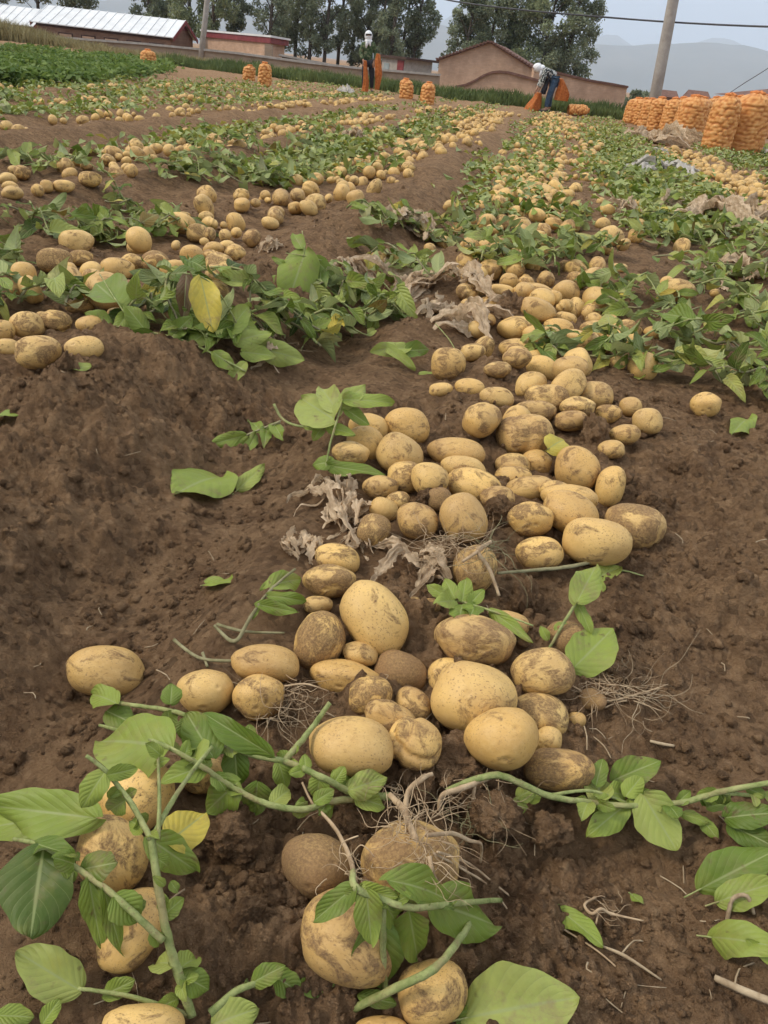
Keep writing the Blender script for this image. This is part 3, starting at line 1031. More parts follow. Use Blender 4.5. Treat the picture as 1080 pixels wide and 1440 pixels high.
for i, px in enumerate((8, 62, 112)):
    tree('%s tree from the left above the far left roof' % ORD[i + 1], px, 74 + 2 * i, (9.0, 9.6, 8.2)[i], (4.6, 5.0, 4.6)[i], 2.6, 'poplar_leaf', 170 + i, G4, .12, 34, 5500, .14)
for i, (px, D, s) in enumerate(((893, 60, 1.2), (908, 64, 1.4), (938, 62, 1.0), (1000, 70, 1.1))):
    p = W(px, 140, D)
    t = thing('distant_bush', ('dark bush at the end of the long brick wall', 'small dark bush left of the pole', 'small dark bush right of the pole foot', 'faint bush between the sack groups')[i], 'bush', (p.x, p.y, -.9))
    v, f, tone = leaf_cloud([(-.5 * s, 0, 1.1), (.5 * s, .1, 1.2), (0, 0, 1.6), (.9 * s, 0, .9), (-.9 * s, 0, .8)], [.5, .55, .45, .4, .4], 900, .13, 190 + i)
    link('crown', mesh_np('crown', v, f, 'poplar_leaf', False, None, {'tone': tone}), t)
    link('stem', MB().tube([(0, 0, -.3), (0, 0, .6), (.1, 0, 1.3)], [.06, .05, .03], 6, 2).mesh('stem', 'bark', True), t)

# ------------------------------------------------------------------ weeds, uncut crop and dry grass along the field edge
def blades(base_pts, hts, wid, lean, seed):
    rg = np.random.default_rng(seed)
    n = len(base_pts)
    a = rg.uniform(0, 2 * PI, n)
    s = np.stack([np.cos(a), np.sin(a), np.zeros(n)], 1) * (wid * rg.uniform(.6, 1.4, n))[:, None]
    ln = rg.normal(size=(n, 3)) * lean
    ln[:, 2] = 0
    b = np.asarray(base_pts)
    up = np.array([0, 0, 1.0])
    mid = b + up * (hts * .55)[:, None] + ln * (hts * .35)[:, None]
    tip = b + up * hts[:, None] + ln * (hts * 1.1)[:, None]
    v = np.stack([b - s, b + s, mid + s * .9, mid - s * .9, tip + s * .1, tip - s * .1], 1).reshape(-1, 3)
    i = np.arange(n)[:, None] * 6
    f = np.concatenate([i + np.array([[0, 1, 2, 3]]), i + np.array([[3, 2, 4, 5]])])
    return v, f
def strip_points(p0, p1, depth, n, seed):
    rg = np.random.default_rng(seed)
    t = rg.random(n)
    d = rg.random(n)
    a, b = np.array(p0[:2]), np.array(p1[:2])
    q = a + (b - a) * t[:, None] + FH[:2] * (d * depth)[:, None]
    return np.concatenate([q, H0(q[:, 0], q[:, 1])[:, None] - .03], 1), t
def leafy_bushes(q, hts, n_leaf, size, seed):
    rg = np.random.default_rng(seed)
    k = rg.integers(0, len(q), n_leaf)
    c = q[k] + rg.normal(size=(n_leaf, 3)) * np.array([.13, .13, 0]) + np.array([0, 0, 1.0]) * (hts[k] * rg.random(n_leaf) ** .6)[:, None]
    a = rg.normal(size=(n_leaf, 3)) * np.array([1, 1, .5])
    a /= np.linalg.norm(a, axis=1)[:, None]
    b = np.cross(a, rg.normal(size=(n_leaf, 3)) * .6 + np.array([0, 0, 1.0]))
    b /= np.linalg.norm(b, axis=1)[:, None]
    s = size * rg.uniform(.6, 1.4, n_leaf)[:, None]
    v = np.stack([c - a * s, c + b * s * .5, c + a * s, c - b * s * .5], 1).reshape(-1, 3)
    tone = np.repeat(np.clip(rg.normal(.45, .25, n_leaf), 0, 1), 4)
    return v, np.arange(n_leaf * 4).reshape(-1, 4), tone
# dark weeds in front of the walls
p0, p1 = W(215, 100, 31), W(700, 140, 28.5)
q, tt = strip_points(p0, p1, 5.0, 15000, 1)
hh = (.17 + .26 * np.clip(fbm(q[:, 0] * 1.1, q[:, 1] * 1.1, 3, 7) + .5, 0, 1.2)) * np.random.default_rng(3).uniform(.6, 1.15, len(q))
v, f = blades(q, hh, .022, .22, 2)
o = link('weeds', mesh_np('weeds', v, f, 'weed', False))
o['label'] = 'dark green weeds growing along the foot of the mud wall'
kind(o, 'stuff')
p0, p1 = W(690, 140, 28.5), W(885, 165, 27.5)
q, tt = strip_points(p0, p1, 3.0, 6500, 5)
hh = (.2 + .26 * np.clip(fbm(q[:, 0] * 1.3, q[:, 1] * 1.3, 3, 8) + .5, 0, 1.2)) * np.random.default_rng(4).uniform(.6, 1.15, len(q))
v, f = blades(q, hh, .02, .22, 6)
o = link('weeds', mesh_np('weeds', v, f, 'weed', False))
o['label'] = 'dark weeds below the brick yard wall behind the bending worker'
kind(o, 'stuff')
# dry grass at the left wall end and along its top of bank
p0, p1 = W(-60, 60, 40), W(120, 66, 40)
q, tt = strip_points(p0, p1, 3.0, 4200, 8)
hh = (1.15 - .75 * np.clip(tt * 1.25, 0, 1)) * np.random.default_rng(5).uniform(.5, 1.05, len(q))
v, f = blades(q, hh, .02, .25, 9)
o = link('dry_grass', mesh_np('dry_grass', v, f, 'dry_grass', False))
o['label'] = 'tall yellowing dry grass by the wall at far left'
kind(o, 'stuff')
p0, p1 = W(100, 66, 38), W(640, 125, 36)
q, tt = strip_points(p0, p1, 4.0, 9000, 18)
hh = np.random.default_rng(6).uniform(.08, .34, len(q))
v, f = blades(q, hh, .016, .3, 19)
o = link('dry_grass', mesh_np('dry_grass', v, f, 'dry_grass', False))
o['label'] = 'pale thin grass along the base of the long mud wall'
kind(o, 'stuff')
# the uncut potato crop at the left
rg = np.random.default_rng(12)
qs = []
for _ in range(2600):
    px, py = rg.uniform(-120, 240), rg.uniform(70, 122)
    if py < 68 + px * .1 or py > 100 + (240 - px) * .06 + 8:
        continue
    d = ray(px, py)
    tt2 = ground_t(px, py)
    if tt2 > 45:
        continue
    g = CP + d * tt2
    if vnoise(np.array([g[0] * .55]), np.array([g[1] * .35]), 44)[0] < -.16:
        continue
    g = CP + d * tt2
    qs.append((g[0], g[1], float(H0(g[0], g[1])) - .02))
q = np.array(qs)
v, f, tone = leafy_bushes(q, 0.13 + .19 * np.clip(vnoise(q[:, 0] * .8, q[:, 1] * .5, 45) + .5, 0, 1), 26000, .062, 13)
o = link('uncut_crop', mesh_np('uncut_crop', v, f, 'crop_leaf', False, None, {'tone': tone}))
o['label'] = 'bright green uncut potato crop below the long wall at left'
kind(o, 'stuff')

# ------------------------------------------------------------------ hazy air
m = MB().box((300, 5000, 748), (22000, 14000, 1508))
hz = link('haze', m.mesh('haze', 'wire'))
hz.data.materials.clear()
hm = bpy.data.materials.new('haze')
hm.use_nodes = True
hm.node_tree.nodes.clear()
ho = hm.node_tree.nodes.new('ShaderNodeOutputMaterial')
hv = hm.node_tree.nodes.new('ShaderNodeVolumePrincipled')
hv.inputs['Color'].default_value = (0.74, 0.86, 1.0, 1)
hv.inputs['Density'].default_value = 0.0002
hm.node_tree.links.new(hv.outputs[0], ho.inputs['Volume'])
hz.data.materials.append(hm)
hz['label'] = 'pale blue hazy air over the field and mountains'
kind(hz, 'stuff')

# ================================================================== SACKS AND PEOPLE
def sack_mesh(h, w, seed, seg=56, rows=56, slump=0.0):
    """a net full of potatoes: a lumpy standing barrel"""
    rg = np.random.default_rng(seed)
    th = np.linspace(0, 2 * PI, seg, endpoint=False)
    zz = np.linspace(0, 1, rows)
    T, Z = np.meshgrid(th, zz)
    prof = np.interp(Z, [0, .03, .10, .3, .6, .82, .92, .97, 1.0], [.80, .93, .98, 1.0, .98, .92, .74, .48, .26])
    R = w / 2 * prof * (1 + .05 * np.sin(3 * T + seed) * Z + .04 * np.sin(2 * T + seed * 2))
    ncol = max(6, int(round(PI * w / .092)))
    nrow = max(5, int(round(h / .062)))
    bul = np.zeros_like(T)
    for j in range(nrow + 1):
        for i in range(ncol):
            tc = (i + .5 * (j % 2) + rg.uniform(-.28, .28)) * 2 * PI / ncol
            zc = (j + rg.uniform(-.3, .3)) / nrow
            a = (T - tc + PI) % (2 * PI) - PI
            d = np.sqrt((a * w / 2 / .050) ** 2 + ((Z - zc) * h / .036) ** 2)
            bul = np.maximum(bul, np.clip(1 - d * d, 0, 1) ** .5 * rg.uniform(.75, 1.1))
    R = R + (bul - .55) * .024 * np.clip((1 - Z) * 8, 0, 1)
    lean = slump * Z * Z
    X, Y = R * np.cos(T) + lean, R * np.sin(T)
    v = np.stack([X, Y, Z * h], -1).reshape(-1, 3)
    idx = np.arange(rows * seg).reshape(rows, seg)
    nx = np.roll(idx, -1, 1)
    q = np.stack([idx[:-1], nx[:-1], nx[1:], idx[1:]], -1).reshape(-1, 4)
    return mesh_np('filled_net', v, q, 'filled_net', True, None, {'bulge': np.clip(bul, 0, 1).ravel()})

def sack(label, base, h, w, seed, group, slump=0.0, lie=None):
    t = thing('net_sack', label, 'sack', base, group)
    t.rotation_euler = (0, 0, seed * 1.7)
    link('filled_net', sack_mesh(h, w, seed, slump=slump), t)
    rg = random.Random(seed)
    m = MB()
    for k in range(7):                                     # gathered folds of the closed mouth
        a = k * 2 * PI / 7 + rg.random()
        r = w * .2
        m.tube([(math.cos(a) * r * .9 + slump, math.sin(a) * r * .9, h * .985), (math.cos(a) * r * .4 + slump, math.sin(a) * r * .4, h * 1.012), (math.cos(a + .8) * r * .3 + slump, math.sin(a + .8) * r * .3, h * (1.02 + .03 * rg.random()))],
               [.035, .028, .012], 6, 2)
    link('tied_neck', m.mesh('tied_neck', 'sack_tie', True), t)
    m = MB().tube([(slump + math.cos(a2) * w * .12, math.sin(a2) * w * .12, h * 1.008) for a2 in np.linspace(0, 2 * PI, 9)], .012, 5, 2)
    link('drawstring', m.mesh('drawstring', 'sack_tie', True), t)
    if lie is not None:
        t.rotation_euler = (PI / 2 * .96, 0, lie)
        t.location = Vector(base) + Vector((0, 0, w * .42))
    return t
def ground_pt(px, py):
    p = P(px, py)
    return Vector((p.x, p.y, float(H0(p.x, p.y))))
GS = 'orange net sacks standing at the right of the field'
right = [(890, 173, 32, 25, 'leftmost orange net sack of the right-hand group'), (908, 181, 38, 15, 'narrow orange sack wedged between the first and third sacks'),
         (921, 185, 43, 20, 'third orange sack from the left, before the pole'), (938, 190, 47, 20, 'fourth orange sack from the left, right of the pole'),
         (962, 197, 56, 36, 'wide orange sack ending the left sack cluster'), (986, 183, 30, 17, 'orange sack half hidden in the gap between clusters'),
         (1005, 211, 70, 33, 'tall orange sack left beside the biggest sack'), (1040, 215, 76, 47, 'biggest orange net sack, nearest at the right'),
         (1079, 195, 40, 38, 'orange sack cut off by the right edge'), (950, 186, 44, 24, 'orange sack peeking between the fourth and the wide sack'), (1024, 200, 58, 26, 'orange sack wedged behind the two tallest sacks'),
         (901, 176, 34, 20, 'orange sack just right of the leftmost one'), (976, 188, 46, 28, 'orange sack behind the wide sack, at its right shoulder'), (996, 186, 44, 28, 'orange sack behind the tall sack, at its left shoulder'), (1062, 191, 50, 32, 'orange sack behind the biggest sack, at its right shoulder')]
for i, (px, py, hpx, wpx, lab) in enumerate(right):
    b = ground_pt(px, py)
    tt = project(b)[2]
    sack(lab, b - Vector((0, 0, .02)), hpx * tt / FPX, max(wpx * tt / FPX, .38) * 1.2, 11 + i, GS, (.03, -.02, .02, 0, .03, 0, -.02, .02, 0, 0, 0, .02, -.02, 0, .02)[i])
GB = 'orange net sacks along the far weeds'
for i, (px, py, hpx, wpx, lab, sl) in enumerate(((350, 113, 19, 17, 'slumped orange sack left of the taller one by the weeds', -.06), (372, 122, 30, 19, 'upright orange sack on the left before the weeds', 0),
                                                (571, 139, 25, 20, 'left one of two orange sacks right of the standing worker', -.05), (600, 147, 28, 20, 'right one of two orange sacks right of the standing worker', .02),
                                                (209, 97, 24, 21, 'lone orange sack at far left in the green crop', 0))):
    b = ground_pt(px, py)
    tt = min(project(b)[2], 26)
    sack(lab, b - Vector((0, 0, .02)), hpx * tt / FPX, wpx * tt / FPX, 31 + i, GB, sl)
b = ground_pt(798, 161)
sack('orange sack lying on its side behind the bending worker', b, .62, .30, 41, GB, 0, YAW + PI / 2 + .15)
# crumpled white bag at the far sack
def crumple(name, label, cat, c, sx, sy, hz, seed, mat, rz=0.0, nx=26, ny=20, group=None, face=None):
    """a crumpled sheet lying over the ground, with real folds"""
    rg = np.random.default_rng(seed)
    u, v = np.meshgrid(np.linspace(-1, 1, nx), np.linspace(-1, 1, ny))
    s0 = seed * 3.7
    ang = np.arctan2(v, u)
    edge = 1 - .30 * np.abs(vnoise(np.cos(ang) * 2.4 + s0, np.sin(ang) * 2.4, seed)) * 2
    x = u * sx / 2 * edge + .10 * sx * fbm(u * 2.1 + s0, v * 2.1, 3, seed)
    y = v * sy / 2 * edge + .10 * sy * fbm(u * 2.1, v * 2.1 + s0, 3, seed + 3)
    wu, wv = u + .5 * fbm(u * 1.3 + s0, v * 1.3, 2, seed + 1), v + .5 * fbm(u * 1.3, v * 1.3 + s0, 2, seed + 2)
    fold = .5 + .5 * np.sin(wu * 9.5 + s0 + 1.8 * wv) * (.4 + .6 * np.cos(wv * 1.7 + s0))
    fold = .55 * fold + .9 * (fbm(wu * 1.5 + s0, wv * 1.1, 3, seed + 7, .5) + .4) + .16 * np.sin(wu * 21 + 4 * wv) * np.cos(wv * 5)
    fold = fold * (1 - .75 * np.maximum(np.abs(u), np.abs(v)) ** 3)
    hz = min(hz, .5 * min(sx, sy) + .012)
    z = hz * fold
    co, si = math.cos(rz), math.sin(rz)
    X, Y = x * co - y * si, x * si + y * co
    g = H0(X + c[0], Y + c[1]) - float(H0(c[0], c[1]))
    z = z + g - .002
    idx = np.arange(nx * ny).reshape(ny, nx)
    q = np.stack([idx[:-1, :-1], idx[:-1, 1:], idx[1:, 1:], idx[1:, :-1]], -1).reshape(-1, 4)
    o = link(name, mesh_np(name, np.stack([X, Y, z], -1).reshape(-1, 3), q, mat), None, (c[0], c[1], float(H0(c[0], c[1]))))
    return tag(o, label, cat, group)
b = ground_pt(486, 131)
crumple('plastic_bag', 'crumpled white plastic bag left of the standing worker', 'bag', b, .5, .4, .22, 3, 'film_white')

def skin_mesh(name, joints, bones, mat, sub=2, smooth=True):
    names = list(joints)
    me = bpy.data.meshes.new(name)
    me.from_pydata([joints[k][:3] for k in names], [(names.index(a), names.index(b)) for a, b in bones], [])
    o = bpy.data.objects.new(name, me)
    COL.objects.link(o)
    md = o.modifiers.new('skin', 'SKIN')
    md.use_smooth_shade = True
    sv = me.skin_vertices[0].data if me.skin_vertices else None
    if sv is None:
        bpy.context.view_layer.objects.active = o
        bpy.ops.mesh.customdata_skin_add()
        sv = me.skin_vertices[0].data
    for i, k in enumerate(names):
        r = joints[k][3]
        sv[i].radius = r if isinstance(r, tuple) else (r, r)
        sv[i].use_root = (i == 0)
    o.modifiers.new('sub', 'SUBSURF').levels = sub
    o.modifiers['sub'].render_levels = sub
    dg = bpy.context.evaluated_depsgraph_get()
    ev = o.evaluated_get(dg)
    out = bpy.data.meshes.new_from_object(ev)
    bpy.data.objects.remove(o, do_unlink=True)
    out.name = name
    out.materials.clear()
    out.materials.append(MAT[mat])
    for p in out.polygons:
        p.use_smooth = True
    return out

def hand_joints(pref, w, d, side, J, Bn, wrist):
    """palm and five bent fingers below a wrist; d = direction of the hand, side = towards the thumb"""
    w, d, s = Vector(w), Vector(d).normalized(), Vector(side).normalized()
    n = d.cross(s)
    palm = w + d * .05
    J[pref + 'palm'] = (*palm, .030)
    Bn.append((wrist, pref + 'palm'))
    for k, (off, ln) in enumerate(((.026, .072), (.009, .082), (-.009, .076), (-.026, .060))):
        a = palm + d * .035 + s * off
        b = a + d * ln * .5 + n * .008
        c = b + d * ln * .35 + n * .03
        for nm, p, r in (('a', a, .010), ('b', b, .009), ('c', c, .008)):
            J[pref + 'f%d%s' % (k, nm)] = (*p, r)
        Bn += [(pref + 'palm', pref + 'f%da' % k), (pref + 'f%da' % k, pref + 'f%db' % k), (pref + 'f%db' % k, pref + 'f%dc' % k)]
    a = palm + s * .035
    b = a + s * .02 + d * .03 + n * .01
    J[pref + 'ta'], J[pref + 'tb'] = (*a, .011), (*b, .009)
    Bn += [(pref + 'palm', pref + 'ta'), (pref + 'ta', pref + 'tb')]

def ell(mb, c, r, seg=16, rows=12, cut=None, rot=None):
    vs, fs = [], []
    R = rot or Matrix.Identity(3)
    for j in range(rows + 1):
        ph = PI * j / rows
        for i in range(seg):
            th = 2 * PI * i / seg
            p = R @ Vector((r[0] * math.sin(ph) * math.cos(th), r[1] * math.sin(ph) * math.sin(th), r[2] * math.cos(ph)))
            vs.append(Vector(c) + p)
    for j in range(rows):
        for i in range(seg):
            q = (j * seg + i, (j + 1) * seg + i, (j + 1) * seg + (i + 1) % seg, j * seg + (i + 1) % seg)
            if cut and cut(sum((vs[k] for k in q), Vector()) / 4 - Vector(c)):
                continue
            fs.append(q)
    mb.add(vs, fs)
    return mb

def face_bits(t, head, fw, up, scale=1.0):
    """eyes, nose and mouth of a small far head; fw = facing direction"""
    fw, up = Vector(fw).normalized(), Vector(up).normalized()
    rt = fw.cross(up)
    h = Vector(head)
    for s in (-1, 1):
        m = ell(MB(), h + fw * .083 + rt * s * .032 + up * .01, (.012, .010, .008), 8, 6)
        link('eye', m.mesh('eye', 'dark_cloth', True), t)
    m = MB().tube([h + fw * .085 + up * .015, h + fw * .108 - up * .02, h + fw * .09 - up * .028], [.008, .013, .009], 6, 2)
    link('nose', m.mesh('nose', 'skin', True), t)

# --- standing worker, facing the camera
def standing_worker():
    b = ground_pt(517, 131)
    t = thing('person', 'worker in white headscarf and camouflage jacket standing with orange sacks', 'person', (b.x, b.y, b.z))
    t.rotation_euler = (0, math.radians(-4), YAW + .1)
    t.scale = (.93, .93, .93)
    J = dict(pelvis=(0, 0, .86, (.12, .10)), waist=(0, 0, 1.0, (.12, .09)), chest=(0, 0, 1.20, (.14, .10)), neck=(0, -.01, 1.36, .05), head=(0, -.03, 1.49, (.085, .10)), crown=(0, -.02, 1.56, .07),
             shl=(-.16, 0, 1.29, .06), ell_=(-.23, .0, 1.04, .045), wrl=(-.14, -.14, .86, .03), shr=(.16, 0, 1.29, .06), elr=(.24, .02, 1.04, .045), wrr=(.17, -.12, .84, .03),
             hil=(-.09, 0, .82, .085), knl=(-.12, -.03, .46, .058), anl=(-.12, .0, .09, .042), tol=(-.14, -.15, .04, .038), hir=(.09, 0, .82, .085), knr=(.12, -.03, .46, .058), anr=(.12, .02, .09, .042), tor=(.15, -.13, .04, .038))
    Bn = [('pelvis', 'waist'), ('waist', 'chest'), ('chest', 'neck'), ('neck', 'head'), ('head', 'crown'), ('chest', 'shl'), ('shl', 'ell_'), ('ell_', 'wrl'), ('chest', 'shr'), ('shr', 'elr'), ('elr', 'wrr'),
          ('pelvis', 'hil'), ('hil', 'knl'), ('knl', 'anl'), ('anl', 'tol'), ('pelvis', 'hir'), ('hir', 'knr'), ('knr', 'anr'), ('anr', 'tor')]
    hand_joints('hl', J['wrl'][:3], (.02, -.12, -.9), (1, 0, 0), J, Bn, 'wrl')
    hand_joints('hr', J['wrr'][:3], (-.02, -.12, -.9), (-1, 0, 0), J, Bn, 'wrr')
    link('body', skin_mesh('body', J, Bn, 'skin'), t)
    fat = lambda k, d: (*J[k][:3], tuple(x + d for x in J[k][3]) if isinstance(J[k][3], tuple) else J[k][3] + d)
    jk = {k: fat(k, .03) for k in ('chest', 'waist', 'shl', 'ell_', 'shr', 'elr')}
    jk['hem'] = (0, 0, .80, (.165, .135))
    jk['cl'] = (-.155, -.12, .895, .05)
    jk['cr'] = (.185, -.10, .875, .05)
    jk['col'] = (0, -.005, 1.33, .075)
    link('jacket', skin_mesh('jacket', jk, [('chest', 'waist'), ('waist', 'hem'), ('chest', 'col'), ('chest', 'shl'), ('shl', 'ell_'), ('ell_', 'cl'), ('chest', 'shr'), ('shr', 'elr'), ('elr', 'cr')], 'camouflage'), t)
    pj = {k: fat(k, .022) for k in ('pelvis', 'hil', 'knl', 'hir', 'knr')}
    pj['al'] = (-.12, 0, .13, .062)
    pj['ar'] = (.12, .015, .13, .062)
    link('trousers', skin_mesh('trousers', pj, [('pelvis', 'hil'), ('hil', 'knl'), ('knl', 'al'), ('pelvis', 'hir'), ('hir', 'knr'), ('knr', 'ar')], 'dark_cloth'), t)
    hd = (0, -.025, 1.515)
    m = ell(MB(), hd, (.118, .135, .145), 20, 16, lambda p: p.y < -.06 and -.012 < p.z < .042 and abs(p.x) < .085)
    ell(m, (0, -.015, 1.385), (.12, .125, .07), 18, 8)
    m.tube([(-.03, -.11, 1.40), (-.05, -.13, 1.30), (-.07, -.125, 1.20)], [.05, .045, .012], 8, 3)
    m.tube([(.03, -.11, 1.40), (.04, -.13, 1.32), (.06, -.13, 1.25)], [.05, .04, .012], 8, 3)
    link('headscarf', m.mesh('headscarf', 'white_cloth', True), t)
    face_bits(t, (0, -.025, 1.50), (0, -1, 0), (0, 0, 1))
    for s in (-1, 1):
        m = ell(MB(), (s * .135, -.07, .045), (.05, .125, .045), 12, 8)
        link('shoe', m.mesh('shoe', 'shoe', True), t)
    return t, b
SW, SWB = standing_worker()
def hanging_sack(label, b, pts, widths, seed, thick=.06):
    """an empty net sack hanging in folds"""
    m = MB()
    n, seg = len(pts), 18
    rg = random.Random(seed)
    ph = [rg.random() * 6 for _ in range(3)]
    vs, fs = [], []
    c, r = smooth_path(pts, widths, 4)
    for j in range(len(c)):
        for i in range(seg):
            a = 2 * PI * i / seg
            k = 1 + .28 * math.sin(4 * a + ph[0] + j * .12) + .15 * math.sin(7 * a + ph[1])
            vs.append((c[j][0] + math.cos(a) * r[j] * k, c[j][1] + math.sin(a) * thick * k, c[j][2]))
    for j in range(len(c) - 1):
        for i in range(seg):
            fs.append((j * seg + i, j * seg + (i + 1) % seg, (j + 1) * seg + (i + 1) % seg, (j + 1) * seg + i))
    m.add(vs, fs)
    t = thing('empty_net_sack', label, 'sack', b)
    t.rotation_euler = (0, 0, YAW)
    link('net_cloth', m.mesh('net_cloth', 'sack_cloth', True), t)
    m = MB().tube([(p[0], p[1], p[2]) for p in ((c[0][0] - r[0], c[0][1] - thick, c[0][2]), (c[0][0], c[0][1] - thick * 1.3, c[0][2] - .01), (c[0][0] + r[0], c[0][1] - thick, c[0][2]))], .012, 5, 3)
    link('hem_cord', m.mesh('hem_cord', 'sack_tie', True), t)
hanging_sack('empty orange net sack hanging from the standing worker\'s arm', SWB, [(.22, -.12, 1.0), (.24, -.14, .8), (.29, -.14, .5), (.27, -.12, .12)], [.04, .07, .08, .05], 1)
hanging_sack('empty orange net sack held before the standing worker\'s legs', SWB, [(-.12, -.22, .80), (-.10, -.23, .55), (-.06, -.22, .28), (-.07, -.2, .04)], [.03, .05, .065, .075], 2)

# --- bending worker, facing left
def bending_worker():
    b = ground_pt(765, 158)
    t = thing('person', 'worker in white headscarf and jeans bending over a sack', 'person', (b.x, b.y, b.z))
    t.rotation_euler = (0, math.radians(-2), YAW)
    J = dict(pelvis=(.20, 0, .86, (.11, .13)), waist=(.08, 0, .98, (.10, .12)), chest=(-.10, 0, 1.08, (.12, .14)), neck=(-.26, 0, 1.13, .05), head=(-.36, 0, 1.14, (.085, .10)), crown=(-.43, 0, 1.15, .07),
             shl=(-.16, -.17, 1.06, .058), ell_=(-.20, -.22, .80, .045), wrl=(-.27, -.12, .58, .03), shr=(-.16, .17, 1.06, .058), elr=(-.20, .22, .82, .045), wrr=(-.30, .1, .60, .03),
             hil=(.18, -.09, .84, .09), knl=(.06, -.12, .47, .062), anl=(.02, -.13, .09, .043), tol=(-.14, -.14, .045, .038), hir=(.18, .09, .84, .09), knr=(.13, .14, .47, .062), anr=(.16, .15, .09, .043), tor=(0, .16, .045, .038))
    Bn = [('pelvis', 'waist'), ('waist', 'chest'), ('chest', 'neck'), ('neck', 'head'), ('head', 'crown'), ('chest', 'shl'), ('shl', 'ell_'), ('ell_', 'wrl'), ('chest', 'shr'), ('shr', 'elr'), ('elr', 'wrr'),
          ('pelvis', 'hil'), ('hil', 'knl'), ('knl', 'anl'), ('anl', 'tol'), ('pelvis', 'hir'), ('hir', 'knr'), ('knr', 'anr'), ('anr', 'tor')]
    hand_joints('hl', J['wrl'][:3], (-.2, .1, -.9), (-1, 0, .2), J, Bn, 'wrl')
    hand_joints('hr', J['wrr'][:3], (-.2, -.1, -.9), (-1, 0, .2), J, Bn, 'wrr')
    link('body', skin_mesh('body', J, Bn, 'skin'), t)
    fat = lambda k, d: (*J[k][:3], tuple(x + d for x in J[k][3]) if isinstance(J[k][3], tuple) else J[k][3] + d)
    jk = {k: fat(k, .03) for k in ('chest', 'waist', 'shl', 'ell_', 'shr', 'elr')}
    jk['hem'] = (.19, 0, .93, (.145, .165))
    jk['cl'], jk['cr'] = (-.25, -.15, .64, .045), (-.28, .13, .65, .045)
    jk['col'] = (-.22, 0, 1.12, .08)
    link('jacket', skin_mesh('jacket', jk, [('chest', 'waist'), ('waist', 'hem'), ('chest', 'col'), ('chest', 'shl'), ('shl', 'ell_'), ('ell_', 'cl'), ('chest', 'shr'), ('shr', 'elr'), ('elr', 'cr')], 'patterned_cloth'), t)
    pj = {k: fat(k, .024) for k in ('pelvis', 'hil', 'knl', 'hir', 'knr')}
    pj['al'], pj['ar'] = (.02, -.13, .13, .064), (.155, .15, .13, .064)
    link('trousers', skin_mesh('trousers', pj, [('pelvis', 'hil'), ('hil', 'knl'), ('knl', 'al'), ('pelvis', 'hir'), ('hir', 'knr'), ('knr', 'ar')], 'denim'), t)
    m = MB()
    vs, fs = [], []
    for j in range(9):
        f = j / 8
        for i in range(9):
            g = i / 8 - .5
            vs.append((-.02 - .10 * f + .10 * math.cos(g * 3) - .05 + .02 * math.sin(i * 2.1 + j), g * .46, .98 - .50 * f))
    for j in range(8):
        for i in range(8):
            fs.append((j * 9 + i, j * 9 + i + 1, j * 9 + i + 10, j * 9 + i + 9))
    m.add(vs, fs)
    ap = link('apron', m.mesh('apron', 'dark_cloth', True), t)
    sd = ap.modifiers.new('thickness', 'SOLIDIFY')
    sd.thickness = .02
    rot = Matrix.Rotation(math.radians(-80), 3, 'Y')
    m = ell(MB(), (-.375, 0, 1.145), (.125, .128, .145), 20, 16, lambda p: p.x < -.075 and -.05 < p.z < .0 and abs(p.y) < .08, rot)
    ell(m, (-.25, 0, 1.135), (.10, .12, .10), 16, 10)
    m.tube([(-.26, -.08, 1.07), (-.28, -.09, .98), (-.27, -.08, .90)], [.045, .04, .012], 8, 3)
    link('headscarf', m.mesh('headscarf', 'white_cloth', True), t)
    face_bits(t, (-.39, 0, 1.12), (-.55, 0, -.8), (-.8, 0, .55))
    for (x, y) in ((-.06, -.135), (.08, .155)):
        m = ell(MB(), (x, y, .045), (.13, .05, .047), 12, 8)
        link('shoe', m.mesh('shoe', 'shoe', True), t)
    return t, b
BW, BWB = bending_worker()
hanging_sack('orange net sack draped behind the bending worker\'s hip', BWB, [(.30, -.12, .92), (.38, -.12, .75), (.42, -.1, .55), (.40, -.08, .36)], [.05, .10, .17, .17], 3, .09)
hanging_sack('orange net sack held open at the bending worker\'s hands', BWB, [(-.27, -.05, .50), (-.29, -.04, .34), (-.34, -.03, .16), (-.36, -.03, .0)], [.06, .11, .17, .20], 4, .13)

